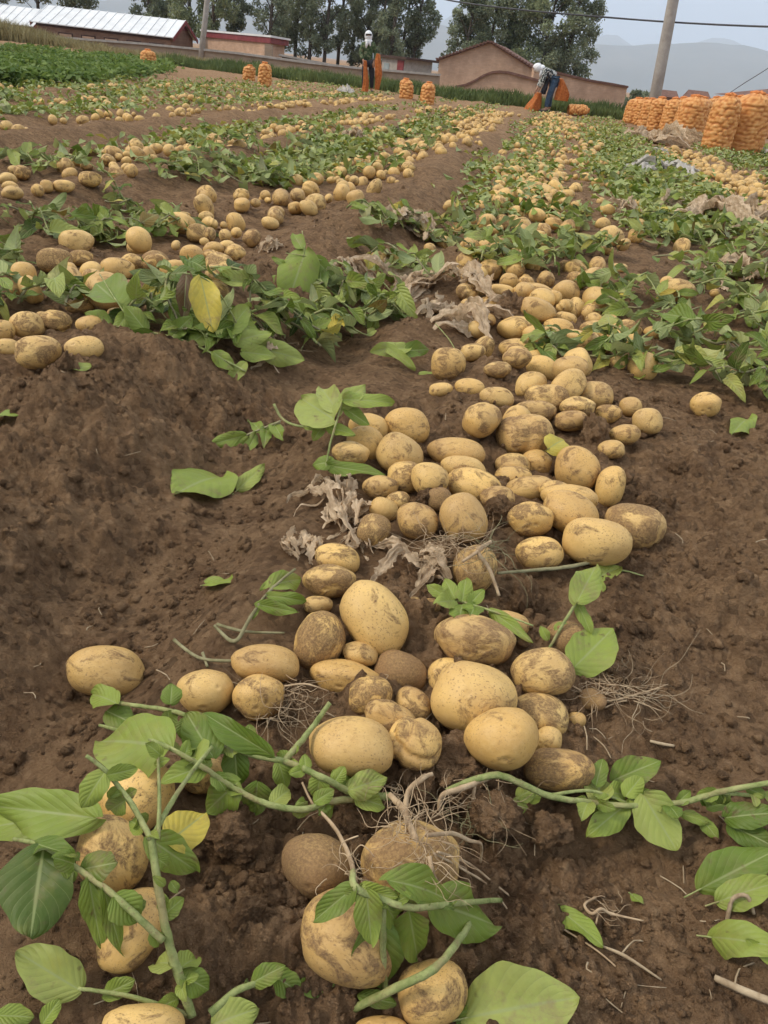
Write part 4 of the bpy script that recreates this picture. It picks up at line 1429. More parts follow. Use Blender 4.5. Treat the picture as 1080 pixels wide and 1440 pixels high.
# ================================================================== POTATOES
def potato_variant(seed, sub, knob=False):
    rg = np.random.default_rng(seed)
    v, f = ICO[sub]
    p = v.copy()
    # low-frequency lumps
    rad = np.ones(len(p))
    for k in range(9):
        d = rg.normal(size=3)
        d /= np.linalg.norm(d)
        fr = rg.uniform(1.2, 3.6)
        rad += rg.uniform(-.078, .078) * np.cos(fr * (v @ d) * 1.6 + rg.uniform(0, 6))
    # egg taper along x and a flattish belly
    tp = rg.uniform(-.16, .16)
    p = p * rad[:, None]
    p[:, 1] *= 1 + tp * v[:, 0]
    p[:, 2] *= 1 + tp * v[:, 0]
    sq = rg.uniform(2.0, 2.35)
    p = p / (np.sum(np.abs(p) ** sq, axis=1) ** (1 / sq))[:, None] * np.linalg.norm(p, axis=1)[:, None] ** .35
    p[:, 2] += rg.uniform(-.05, .05) * v[:, 0] ** 2 * 2
    if knob:
        for _ in range(2):
            d = rg.normal(size=3)
            d[2] = abs(d[2]) * .4
            d /= np.linalg.norm(d)
            c = v @ d
            p *= (1 - .13 * np.exp(-((c - .35) / .16) ** 2))[:, None]
    # eyes
    eye = np.zeros(len(p))
    if sub >= 3:
        for _ in range(rg.integers(6, 11)):
            d = rg.normal(size=3)
            d /= np.linalg.norm(d)
            c = np.arccos(np.clip(v @ d, -1, 1))
            wv = rg.normal(size=3)
            cc = c * (1 + .6 * np.abs(v @ wv) / np.linalg.norm(wv))
            p *= (1 - .045 * np.exp(-(cc / .09) ** 2) + .016 * np.exp(-((cc - .2) / .09) ** 2))[:, None]
            eye = np.maximum(eye, rg.uniform(.3, .85) * np.exp(-(cc / .065) ** 2))
    m = np.abs(p).max(axis=0)
    p = p / m
    return mesh_np('potato', p, f, 'potato', True, None, {'eye': np.clip(eye, 0, 1)})
PV = [potato_variant(200 + i, 5, i >= 7) for i in range(10)]
PM = [potato_variant(220 + i, 4, i >= 4) for i in range(5)]

# photo x, y of the centre, width, height, tilt of the long axis (deg, clockwise), dirt 0..1, knobbly, label
POT = [
 (528, 870, 116, 84, 52, .25, 0, 'large clean oval potato standing tilted at the top of the front heap'),
 (449, 901, 88, 72, -60, .85, 0, 'dirt-smeared upright potato left of the large tilted oval one'),
 (507, 919, 52, 34, 10, .35, 0, 'small potato peeking out below the large tilted oval one'),
 (486, 955, 104, 54, 10, .2, 0, 'long clean potato lying level in the front heap'),
 (562, 948, 78, 62, 20, 1.25, 0, 'dark soil-coated potato in the middle of the front heap'),
 (521, 979, 62, 56, 0, .75, 0, 'small potato with dirty crown at the end of the long one'),
 (580, 992, 56, 48, 35, .6, 0, 'small round potato below the dark soil-coated one'),
 (548, 1012, 84, 56, 25, .5, 1, 'rough lumpy potato behind the big lower left one'),
 (583, 1045, 78, 72, 20, .45, 1, 'rough potato between the big lower left one and the dark clod'),
 (495, 1050, 122, 84, 3, .15, 0, 'big smooth potato at lower left of the front heap'),
 (667, 902, 116, 76, 8, .6, 0, 'big broad potato with brown crown at the back of front heap'),
 (718, 879, 54, 38, 15, .2, 0, 'small potato behind the big broad one with brown crown'),
 (666, 984, 118, 104, 20, .35, 0, 'biggest round potato in the centre of the front heap'),
 (630, 958, 60, 66, 0, .35, 0, 'potato half hidden behind the biggest round one'),
 (764, 945, 90, 68, -8, .5, 0, 'oval potato with dirt flecks at right of the front heap'),
 (706, 1038, 108, 88, -4, .1, 0, 'smooth clean oval potato in front of the biggest round one'),
 (760, 1005, 82, 60, 12, .7, 0, 'dirty-topped potato right of the smooth oval one'),
 (769, 1042, 38, 46, 60, .2, 0, 'small potato wedged right of the smooth oval one'),
 (811, 1013, 26, 23, 0, .1, 0, 'tiny round potato alone right of the front heap'),
 (786, 1083, 98, 60, 8, .7, 0, 'flat dirty potato at the lower right of the front heap'),
 (797, 899, 60, 52, 10, 1.0, 0, 'dirty potato under an upright green leaf'),
 (151, 944, 110, 72, 4, .4, 0, 'big potato lying alone at far left'),
 (289, 973, 82, 66, 8, .2, 0, 'clean round potato left of the front heap above the vine'),
 (374, 933, 98, 54, 3, .25, 0, 'oval potato at the upper left of the front heap'),
 (364, 981, 74, 66, -8, .45, 0, 'round potato below the upper left oval one'),
 (194, 1123, 108, 92, -40, .35, 0, 'potato behind the forked stem of the left plant'),
 (287, 1088, 60, 56, 0, .6, 0, 'potato hidden under vine leaves at left'),
 (157, 1202, 112, 92, 40, .45, 0, 'potato beside the big dark leaf at left'),
 (187, 1305, 118, 80, -65, .3, 0, 'potato low at left behind the stem'),
 (445, 1217, 104, 88, 22, 1.25, 0, 'potato with soil crusted on top at lower centre'),
 (492, 1316, 142, 124, 15, .45, 0, 'big round potato at lower centre under the drooping leaves'),
 (578, 1217, 142, 122, -5, .6, 0, 'big cracked potato wrapped in pale roots'),
 (608, 1398, 102, 84, -15, .35, 0, 'potato at bottom centre beneath the slanting stem'),
 (200, 1447, 116, 62, 0, .25, 0, 'potato cut off by the bottom edge at left'),
 (538, 1448, 78, 34, 0, .2, 0, 'potato tip at the bottom edge in the centre'),
 # the middle heap
 (573, 599, 66, 52, 5, .2, 0, None), (518, 603, 58, 46, 15, .25, 0, None), (514, 624, 56, 50, 20, .25, 0, None), (493, 638, 54, 36, 5, .3, 0, None),
 (561, 640, 68, 58, 30, .3, 0, None), (569, 672, 50, 48, 0, .5, 0, None), (642, 637, 84, 44, 3, .3, 0, 'long oval potato lying level at the back of the middle heap'), (652, 658, 66, 34, 8, .3, 0, None),
 (604, 674, 56, 50, 30, .3, 0, None), (668, 685, 82, 52, 18, .45, 0, 'oval potato with a dark soil patch in the middle heap'), (535, 686, 52, 36, 0, .5, 0, None), (539, 718, 42, 36, 20, .25, 0, None),
 (526, 746, 46, 48, 20, .75, 0, 'dirty potato beside the grey plastic film scraps'), (587, 733, 62, 52, 15, .55, 0, None), (652, 728, 66, 72, -15, .35, 0, 'upright potato above the brown root tangle'),
 (668, 800, 64, 72, 10, .55, 0, 'potato half covered by the brown root tangle'), (721, 654, 50, 34, 0, .45, 0, None), (755, 652, 46, 40, 15, .3, 0, None), (721, 673, 54, 36, 0, .3, 0, None),
 (745, 688, 68, 38, -4, .45, 0, None), (811, 660, 68, 62, 35, .35, 0, 'large round potato standing at the right back of the middle heap'), (858, 684, 62, 40, -80, .25, 0, 'upright potato at the back right corner of the middle heap'), (801, 701, 82, 42, 8, .25, 0, None),
 (803, 722, 84, 60, 30, .35, 0, None), (746, 731, 66, 52, 0, .55, 0, None), (838, 763, 98, 68, 8, .25, 0, 'largest potato at the front right of the middle heap'), (891, 741, 86, 66, 12, .75, 0, 'potato with dirty crown at the far right of the middle heap'),
 (759, 779, 68, 50, -4, .5, 0, 'round potato at the front of the middle heap'), (739, 613, 84, 62, 0, .5, 1, 'large knobbly potato behind the middle heap'), (750, 579, 64, 36, 0, .55, 1, 'knobbly potato resting above the large knobbly one'),
 (475, 786, 66, 44, 12, .5, 0, 'upper one of the pair left of the large tilted oval'), (463, 818, 76, 50, 0, .65, 0, 'lower one of the pair left of the large tilted oval'), (447, 851, 42, 26, 0, .5, 0, 'small potato under the pair above the dirt-smeared one'),
 (580, 851, 27, 26, 0, .7, 0, 'tiny brown potato beside the pale film strip'), (606, 853, 28, 24, 0, .8, 0, 'tiny potato among the roots below the film strip'), (618, 702, 40, 34, 0, 1.2, 0, None), (560, 705, 36, 30, 0, .6, 0, None), (700, 700, 50, 34, 0, .5, 0, None), (780, 690, 44, 30, 0, .6, 0, None),
 # behind it
 (630, 513, 50, 48, 0, .55, 0, 'round potato leaning on a thin stem behind the middle heap'), (620, 549, 34, 22, 0, .3, 0, None), (661, 546, 44, 28, 5, .3, 0, None), (699, 559, 50, 30, 5, .4, 0, None), (770, 561, 66, 42, 5, .6, 1, None),
 (835, 556, 56, 40, 0, .5, 0, None), (812, 574, 50, 34, 0, .5, 0, None), (855, 583, 38, 28, 0, .5, 0, None), (803, 592, 46, 30, 0, .6, 0, None), (887, 572, 32, 28, 0, .2, 0, None), (911, 592, 43, 37, 5, .2, 0, 'round potato on bare soil right of the middle heap'),
 (879, 611, 44, 30, 0, .4, 0, None), (860, 632, 38, 27, 0, .4, 0, None), (992, 570, 42, 38, 0, .2, 0, 'lone round potato at right below the leaves'), (1032, 531, 46, 28, 0, .8, 0, 'potato half hidden in leaves at the right edge'),
 (665, 496, 36, 26, 0, .4, 0, None), (727, 491, 52, 30, 0, .4, 0, None), (760, 474, 52, 32, 10, .3, 0, None), (725, 462, 52, 36, 0, .3, 0, None), (786, 461, 44, 26, 10, .25, 0, None), (812, 476, 42, 24, 15, .3, 0, None), (795, 449, 32, 20, 10, .25, 0, None),
 (755, 436, 54, 34, 15, .35, 0, None), (796, 411, 40, 34, 20, .3, 0, None), (750, 412, 62, 28, 4, .25, 0, None), (705, 410, 38, 20, 5, .25, 0, None), (695, 427, 42, 20, 5, .3, 0, None), (835, 390, 42, 27, -8, .35, 0, None), (810, 378, 33, 25, 15, .3, 0, None),
 (870, 378, 26, 15, 0, .3, 0, None), (735, 332, 34, 27, 80, .3, 0, 'upright potato standing among leaves behind the windrow'), (685, 345, 28, 20, 10, .2, 0, None), (660, 352, 20, 18, 0, .4, 0, None), (860, 332, 40, 32, 10, .4, 1, None), (895, 332, 24, 22, 0, .3, 0, None),
 (632, 290, 19, 17, 0, .2, 0, None), (650, 315, 24, 17, 0, .4, 0, None), (535, 365, 30, 23, 0, .5, 0, 'lone potato above the film scraps at centre'), (790, 505, 44, 26, 0, .5, 0, None), (700, 520, 40, 24, 0, .6, 0, None), (680, 450, 36, 20, 0, .5, 0, None),
 # second windrow, left
 (78, 368, 50, 37, 0, .8, 0, None), (165, 379, 48, 34, 0, .35, 0, None), (186, 369, 34, 24, 15, .5, 0, None), (220, 369, 42, 32, 10, .9, 0, 'dark-bellied potato in the left windrow'), (115, 364, 34, 24, 0, .7, 0, None), (186, 414, 42, 38, 20, .8, 0, None),
 (38, 457, 46, 38, 0, .5, 0, None), (74, 456, 56, 40, 0, .75, 1, None), (2, 466, 36, 32, 0, .35, 0, None), (54, 496, 62, 48, 0, .5, 0, 'rounded potato with soil at its foot in the left windrow'), (119, 490, 54, 35, -8, .3, 0, 'clean oval potato at the near end of the left windrow'), (10, 489, 38, 26, 0, .3, 0, None),
 (127, 457, 40, 28, 0, .4, 0, None), (28, 406, 38, 27, 0, .6, 0, None), (112, 430, 40, 24, 0, .6, 0, None), (165, 445, 30, 24, 0, .5, 0, None), (278, 329, 32, 28, 0, .6, 0, None), (308, 388, 40, 30, 20, .5, 0, None), (304, 410, 44, 30, 20, .7, 0, None), (320, 347, 26, 18, 0, .3, 0, None), (262, 378, 40, 24, 0, .7, 0, None),
 (235, 408, 20, 15, 0, .2, 0, None), (300, 350, 30, 20, 0, .3, 0, None), (290, 305, 22, 16, 0, .3, 0, None), (258, 305, 22, 14, 0, .4, 0, None), (127, 252, 32, 22, 0, .6, 0, None), (17, 271, 30, 19, 0, .25, 0, None), (53, 268, 18, 18, 0, .3, 0, None), (66, 263, 18, 19, 0, .3, 0, None), (90, 262, 30, 18, 0, .4, 0, None),
 (10, 252, 26, 18, 0, .3, 0, None), (14, 262, 22, 14, 0, .3, 0, None), (184, 241, 18, 20, 60, .4, 0, None), (123, 210, 14, 12, 0, .4, 0, None), (107, 228, 20, 14, 0, .3, 0, None), (122, 234, 18, 12, 0, .5, 0, None),
]
def ell_radius(ax, s, d):
    return 1.0 / math.sqrt(sum((float(ax[k] @ d) / s[k]) ** 2 for k in range(3)))
hand = []
for (px, py, w, h, ang, dirt, knob, lab) in POT:
    a = math.radians(ang)
    d = ray(px, py)
    vd = d / np.linalg.norm(d)
    xr = CR - vd * float(CR @ vd); xr /= np.linalg.norm(xr)
    yu = np.cross(xr, vd)
    e1 = xr * math.cos(a) - yu * math.sin(a)
    e2 = xr * math.sin(a) + yu * math.cos(a)
    ax = [e1, vd, e2]
    t = ground_t(px, py)
    for _ in range(6):
        s = [w / 2 * t / FPX, .5 * (w * .4 + h * .6) * t / FPX, h / 2 * t / FPX]
        rz = math.sqrt(sum((ax[k][2] * s[k]) ** 2 for k in range(3)))
        t = ground_t(px, py, rz * .80)
    hand.append(dict(px=px, py=py, w=w, h=h, t=t, t0=t, ax=ax, d=d, dirt=dirt, knob=knob, lab=lab))
def upd(q):
    q['c'] = CP + q['d'] * q['t']
    q['s'] = [q['w'] / 2 * q['t'] / FPX, .5 * (q['w'] * .4 + q['h'] * .6) * q['t'] / FPX, q['h'] / 2 * q['t'] / FPX]
for q in hand:
    upd(q)
for it in range(40):
    moved = False
    for i in range(len(hand)):
        for j in range(i):
            A_, B_ = hand[i], hand[j]
            dv = B_['c'] - A_['c']
            dist = np.linalg.norm(dv)
            if dist > .16 or dist < 1e-6:
                continue
            u = dv / dist
            need = .97 * (ell_radius(A_['ax'], A_['s'], u) + ell_radius(B_['ax'], B_['s'], u))
            if dist < need:
                gap = need - dist
                fr, bk = (A_, B_) if A_['py'] > B_['py'] else (B_, A_)
                moved = True
                if bk['t'] < bk['t0'] * 1.035:
                    bk['t'] += gap * .25
                fr['t'] -= gap * .28
                upd(fr); upd(bk)
    if not moved:
        break

AREA = {}
def area_of(px, py):
    if px < 480 and py < 560:
        return 'left windrow' if py > 285 else 'far left windrow'
    if py > 860:
        return 'front heap'
    if py > 575:
        return 'middle heap'
    if py > 440:
        return 'band behind the middle heap'
    return 'main windrow behind'
for q in hand:
    if q['lab'] is None:
        AREA.setdefault(area_of(q['px'], q['py']), []).append(q)
def look(q):
    sz = 'large' if q['w'] * q['t'] / FPX > .115 else ('small' if q['w'] * q['t'] / FPX < .072 else 'medium')
    sh = 'long' if q['w'] / q['h'] > 1.5 else ('round' if q['w'] / q['h'] < 1.2 else 'oval')
    return sz, sh, ('dirty' if q['dirt'] > .55 else 'clean' if q['dirt'] < .32 else 'speckled')
for area, qs in AREA.items():
    qs.sort(key=lambda q: -q['py'])
    n, per = 0, 6
    for s in range(0, len(qs), per):
        strip = sorted(qs[s:s + per], key=lambda q: q['px'])
        for k, q in enumerate(strip):
            sz, sh, dr = look(q)
            q['lab'] = '%s %s potato, %s from left, %s strip, %s' % (dr, sh, ORD[k + 1], ORD[s // per + 1], area)
GP = 'potatoes lying dug up in the field'
NPOT = 0
def put_potato(me, ax, s, c, dirt, label):
    global NPOT
    o = link('potato', me)
    Mx = Matrix.Identity(4)
    for r in range(3):
        for k in range(3):
            Mx[r][k] = ax[k][r] * s[k]
        Mx[r][3] = c[r]
    o.matrix_world = Mx
    o['dirt'] = float(dirt)
    tag(o, label, 'potato', GP)
    NPOT += 1
    return o
for i, q in enumerate(hand):
    near = q['py'] > 440
    me = (PV[7 + i % 3] if q['knob'] else PV[i % 7]) if near else (PM[4] if q['knob'] else PM[i % 4])
    put_potato(me, q['ax'], q['s'], q['c'], q['dirt'] + .16, q['lab'])

# the rest of the windrows, strewn along the rows
rg = np.random.default_rng(21)
auto = []
def windrow(uc, sig, v0, v1, dens, name, mound=0.05):
    n = int((v1 - v0) * dens)
    for _ in range(n):
        y = v0 + (v1 - v0) * rg.random()
        g = rg.normal()
        gap = vnoise(np.array([y * .8 + uc]), np.array([uc * 3.3]), 77)[0] + .5
        if rg.random() > .25 + gap * 1.1:
            continue
        x = uc + sig * g + .05 * math.sin(y * 1.3)
        z = mound * math.exp(-.5 * g * g) * rg.random()
        auto.append((x, y, z, name))
windrow(-.08, .17, 3.45, 9.0, 78, 'main windrow')
windrow(.10, .15, 2.05, 3.5, 90, 'main windrow')
windrow(.02, .13, 1.25, 2.1, 60, 'the gap fillers in the heaps')
windrow(-.05, .22, 9.0, 25.0, 27, 'far part of the main windrow')
windrow(-1.42, .17, 2.2, 8.0, 34, 'left windrow')
windrow(-1.33, .20, 8.0, 22.0, 34, 'far part of the left windrow')
windrow(-2.85, .17, 3.8, 14.0, 20, 'second windrow on the left')
windrow(-4.35, .15, 4.6, 22.0, 13, 'third windrow on the left')
windrow(-5.45, .15, 6.0, 22.0, 14, 'fourth windrow on the left')
windrow(-6.9, .15, 8.0, 22.0, 8, 'fifth windrow on the left')
windrow(2.05, .27, 7.0, 14.5, 80, 'windrow at the right edge')
windrow(.55, .22, 3.3, 20.0, 9, 'bare strip right of the main windrow')
windrow(-2.1, .3, 8.0, 22.0, 12, 'leaf band on the left')
hc = np.array([q['c'] for q in hand])
kept = []
cellmap = {}
for (x, y, z, nm) in auto:
    r = float(np.clip(rg.normal(.040, .011), .020, .062))
    zc = float(H0(x, y)) + z + r * (.5 if y < 6 else .2)
    px, py, t = project((x, y, zc))
    if not (-40 < px < 1120 and 120 < py < 830):
        continue
    if np.min(np.linalg.norm(hc - np.array([x, y, zc]), axis=1)) < (.085 if y > 2.2 else .07):
        continue
    key = (int(x / .1), int(y / .1))
    ok = True
    for dx in (-1, 0, 1):
        for dy in (-1, 0, 1):
            for (x2, y2, z2, r2) in cellmap.get((key[0] + dx, key[1] + dy), ()):
                if (x - x2) ** 2 + (y - y2) ** 2 + (zc - z2) ** 2 < ((r + r2) * .92) ** 2:
                    ok = False
    if not ok:
        continue
    cellmap.setdefault(key, []).append((x, y, zc, r))
    kept.append((r / t, x, y, zc, r, nm, px, py))
kept.sort(reverse=True)
room = 300 - NPOT
def rand_axes():
    q = rg.normal(size=(3, 3))
    a = q[0] / np.linalg.norm(q[0])
    b = np.cross(a, q[1]); b /= np.linalg.norm(b)
    a = np.array([a[0], a[1], a[2] * .35]); a /= np.linalg.norm(a)
    b = np.cross(a, b); b /= np.linalg.norm(b)
    return [a, b, np.cross(a, b)]
SEQ = {}
for k, (_, x, y, zc, r, nm, px, py) in enumerate(sorted(kept[:room], key=lambda q: -q[7])):
    SEQ[nm] = SEQ.get(nm, 0) + 1
    nth = ORD[SEQ[nm]] if SEQ[nm] <= 20 else '%d%s' % (SEQ[nm], {1: 'st', 2: 'nd', 3: 'rd'}.get(SEQ[nm] % 10 if SEQ[nm] % 100 // 10 != 1 else 0, 'th'))
    s = [r * rg.uniform(1.05, 1.35), r * rg.uniform(.85, 1.0), r * rg.uniform(.8, .95)]
    dv = rg.uniform(.15, .8)
    put_potato(PM[k % 5], rand_axes(), s, (x, y, zc), dv, '%s %s potato, %s from near end of %s' % ('small' if r < .036 else 'plump', 'dirty' if dv > .5 else 'clean', nth, nm))
rest = kept[room:]
vs, fs, off = [], [], 0
bv, bf = ICO[3]
bv1, bf1 = ICO[2]
for (_, x, y, zc, r, nm, px, py) in rest:
    b0, f0 = (bv, bf) if y < 9 else (bv1, bf1)
    A3 = np.array(rand_axes())
    s = np.array([r * rg.uniform(1.05, 1.4), r * rg.uniform(.85, 1.0), r * rg.uniform(.8, .95)])
    vs.append((b0 * s) @ A3 + np.array([x, y, zc]))
    fs.append(f0 + off)
    off += len(b0)
o = link('distant_potatoes', mesh_np('distant_potatoes', np.concatenate(vs), np.concatenate(fs), 'potato_mass'))
o['dirt'] = .45
o['label'] = 'mass of small far potatoes strewn along the windrows'
kind(o, 'stuff')
print('potatoes', NPOT, 'rest', len(rest))

# ================================================================== LEAVES, STEMS, ROOTS
def leaf_np(L, Wd, n=9, m=4, fold=.22, curl=-.15, wave=.04, seed=0, sharp=1.0):
    """an ovate potato leaf along +x with raised halves, wavy margin and a drooping tip"""
    rg = np.random.default_rng(seed)
    t = np.linspace(0, 1, n + 1)
    t = .5 * t + .5 * (1 - np.cos(t * PI)) / 2
    half = (np.maximum(t, 0) ** .55) * (np.maximum(1 - t, 0) ** (.70 * sharp)) * (1 - .12 * t)
    half = half / half.max() * Wd / 2
    half[0], half[-1] = Wd * .03, Wd * .012
    s = np.linspace(-1, 1, m + 1)
    T, S = np.meshgrid(t, s, indexing='ij')
    hw = half[:, None] * (1 + .035 * np.sin(T * 21 + seed) * np.abs(S) + .05 * np.sin(T * 7 + seed * 2.3) * S)
    y = S * hw
    x = T * L - .05 * L * np.abs(S) * (1 - T)
    ph = rg.uniform(0, 6, 3)
    vph = T * 7.0 - np.abs(S) * 2.6
    z = fold * np.abs(y) + .006 * L * np.abs(np.sin(vph * PI)) * np.abs(S) ** .5 + curl * L * T ** 2 + wave * L * (np.sin(T * 8 + ph[0]) * S ** 2 * .7 + np.sin(T * 5.3 + ph[1]) * S * .9 + .5 * np.sin(T * 3 + ph[2]))
    z -= wave * L * .5 * math.sin(ph[2])
    z -= rg.uniform(-.2, 1.0) * .35 * np.abs(y) * np.abs(S) ** 2
    v = np.stack([x, y, z], -1).reshape(-1, 3)
    idx = np.arange((n + 1) * (m + 1)).reshape(n + 1, m + 1)
    q = np.stack([idx[:-1, :-1], idx[1:, :-1], idx[1:, 1:], idx[:-1, 1:]], -1).reshape(-1, 4)
    uv = np.stack([T, S * .5 + .5], -1).reshape(-1, 2)
    return v, q, uv

TOCAM_MIX = 0.9
def Q(pl, a, b, c):
    # photo point on a plant; far plants stay upright at their own depth
    if pl is None or 'far' not in pl:
        return P(a, b, c / 100.0)
    t = min(max(ground_t(a, b, c / 100.0), pl['far'] * .955), pl['far'] * 1.03)
    return Vector(CP + ray(a, b) * t)
def hleaf(plant, b, e, wr=.62, tone=.35, twist=0.0, curl=-.18, fold=.3, name='leaf', mat='leaf', label=None, flat=False, wave=.075):
    """a leaf from photo point b to photo point e: (px, py, lift in cm)"""
    B, E = Q(plant, *b), Q(plant, *e)
    X = (E - B)
    L = X.length
    X.normalize()
    N = Vector((0, 0, 1)) * (1.0 if flat else .45) + (Vector(CP) - B).normalized() * (.15 if flat else TOCAM_MIX)
    N = (N - X * N.dot(X)).normalized()
    N = Matrix.Rotation(math.radians(twist), 3, X) @ N
    Y = N.cross(X)
    v, q, uv = leaf_np(L, L * wr, 24, 8, fold, curl, wave, int(b[0] * 7 + e[1]) % 997)
    # lift the drooping tip back so that it ends on the given point
    v[:, 2] -= curl * L * (v[:, 0] / L)
    me = mesh_np(name, v, q, mat, True, uv)
    o = link(name, me, plant)
    Mx = Matrix.Identity(4)
    org = Vector(plant.location) if plant is not None else Vector((0, 0, 0))
    for r in range(3):
        Mx[r][0], Mx[r][1], Mx[r][2], Mx[r][3] = X[r], Y[r], N[r], B[r] - org[r]
    o.matrix_basis = Mx
    o['tone'] = float(min(1, tone + (.07 if .12 < tone < .7 else 0)))
    if label:
        o['label'] = label
    return o

def hstem(plant, pts, r, name='stem', mat='stem', seg=8):
    """a stem through photo points (px, py, lift cm); r in mm or a list of mm"""
    org = Vector(plant.location)
    k = .56 if mat == 'stem' else .8
    rr = [x * k / 1000 for x in r] if isinstance(r, (list, tuple)) else r * k / 1000
    m = MB().tube([Q(plant, a, b, c) - org for a, b, c in pts], rr, seg, 6, .25)
    return link(name, m.mesh(name, mat, True), plant)

def plant(label, px, py, cat='plant', name='potato_plant', group=None):
    p = P(px, py)
    t = thing(name, label, cat, (p.x, p.y, float(H0(p.x, p.y))), group)
    if py < 700:
        t['far'] = ground_t(px, py)
    return t

def root_tuft(pl, px, py, lift, n, length, rad_mm, seed, mat='root', spread=1.0, name='roots', down=.35, fine=True):
    """a knot of thin wandering roots as one piece"""
    rg = random.Random(seed)
    o = P(px, py, lift / 100.0)
    org = Vector(pl.location)
    m = MB()
    for k in range(int(n * .85)):
        a = rg.random() * 2 * PI
        d = Vector((math.cos(a) * spread, math.sin(a) * spread, rg.uniform(-down, .35)))
        p = o + Vector((rg.gauss(0, .012), rg.gauss(0, .012), rg.gauss(0, .004)))
        pts = [p - org]
        ln = length * rg.uniform(.35, 1.1)
        for s in range(5):
            d = (d + Vector((rg.gauss(0, .5), rg.gauss(0, .5), rg.gauss(-.08, .3)))).normalized()
            p = p + d * ln / 5
            g = float(H0(p.x, p.y)) + .004
            if p.z < g:
                p = Vector((p.x, p.y, g))
            pts.append(p - org)
        r0 = rad_mm / 1000 * rg.uniform(.35, 1.0)
        m.tube(pts, [r0, r0 * .9, r0 * .8, r0 * .65, r0 * .5, r0 * .3], 4, 3)
    return link(name, m.mesh(name, mat, True), pl)

# --- the forked plant at the lower left
pl = plant('forked potato plant with upright pale green stem at lower left', 268, 1425)
hstem(pl, [(270, 1428, 1), (252, 1370, 4), (236, 1315, 7), (222, 1240, 11), (213, 1178, 14)], [8, 7.5, 7, 6.5, 6])
hstem(pl, [(213, 1180, 14), (185, 1130, 16), (150, 1085, 18), (121, 1062, 19)], [5, 4.5, 3.8, 3])
hstem(pl, [(213, 1180, 14), (240, 1130, 15), (270, 1085, 16), (298, 1050, 16)], [5, 4.5, 4, 3.5])
hstem(pl, [(230, 1322, 7), (190, 1285, 9), (150, 1250, 10), (105, 1218, 10), (62, 1190, 9), (20, 1180, 7)], [6, 5.5, 5, 4.5, 4, 3])
hstem(pl, [(268, 1428, 1), (200, 1405, 2), (150, 1395, 2), (110, 1390, 2)], [4.5, 4, 3.5, 3])
hstem(pl, [(296, 1425, 2), (330, 1395, 3), (355, 1384, 3), (392, 1370, 2)], [7, 6, 5, 4])
hstem(pl, [(222, 1180, 14), (224, 1120, 16), (222, 1060, 18)], [4, 3.2, 2.4])
hleaf(pl, (62, 1188, 9), (42, 1318, 7), .86, .10, 8, -.2, .15, label='big dark rounded leaf')
hleaf(pl, (112, 1392, 2), (22, 1338, 4), .62, .66, -12, -.15, .25, label='pale yellowish leaf')
hleaf(pl, (134, 1150, 8), (-12, 1132, 9), .36, .42, -20, -.1, .3)
hleaf(pl, (70, 1150, 5), (-30, 1175, 4), .4, .5, 10)
hleaf(pl, (236, 1185, 9), (290, 1142, 9), .74, .90, 0, -.15, .2, label='spotted yellow leaf')
hleaf(pl, (208, 1178, 10), (278, 1226, 6), .52, .36, 12, -.25, .2)
hleaf(pl, (148, 1085, 18), (116, 1136, 15), .66, .50, 0)
hleaf(pl, (152, 1090, 18), (192, 1080, 18), .6, .42, 20)
hleaf(pl, (165, 1108, 17), (160, 1128, 15), .8, .46)
hleaf(pl, (176, 1120, 16), (192, 1110, 17), .8, .46)
hleaf(pl, (106, 1216, 10), (72, 1206, 12), .7, .30)
hleaf(pl, (104, 1218, 10), (90, 1240, 8), .8, .34)
hleaf(pl, (118, 1222, 10), (164, 1212, 12), .8, .18, 0, -.1, .2)
hleaf(pl, (125, 1236, 10), (142, 1335, 4), .34, .40, 10, -.15, .35)
hleaf(pl, (145, 1250, 10), (172, 1342, 4), .26, .34, -15)
hleaf(pl, (160, 1262, 10), (196, 1296, 8), .95, .34)
hleaf(pl, (50, 1186, 9), (108, 1205, 12), .36, .22, -30, -.1, .3)
hleaf(pl, (228, 1290, 8), (258, 1262, 9), .7, .44)
hleaf(pl, (232, 1245, 11), (214, 1232, 12), .5, .5)
hleaf(pl, (240, 1240, 11), (250, 1255, 10), .7, .4)
hleaf(pl, (255, 1372, 4), (292, 1392, 2), .75, .34)
hleaf(pl, (250, 1405, 2), (218, 1420, 2), .7, .36)
hleaf(pl, (300, 1440, 2), (362, 1418, 4), .8, .60, 10, -.2, .2, label='pale round leaf at the bottom edge')
hleaf(pl, (355, 1382, 3), (402, 1358, 4), .6, .30)
hleaf(pl, (385, 1372, 2), (418, 1395, 1), .85, .28)
hleaf(pl, (415, 1380, 1), (480, 1390, 1), .5, .30)
hleaf(pl, (145, 1400, 1), (190, 1378, 2), .6, .40)
hleaf(pl, (60, 1440, 1), (85, 1404, 2), .7, .48)
hleaf(pl, (-5, 1428, 1), (48, 1430, 1), .6, .44)
hleaf(pl, (226, 1062, 18), (205, 1045, 19), .7, .46)
hleaf(pl, (218, 1075, 17), (240, 1068, 18), .6, .5)
PL_FORK = pl
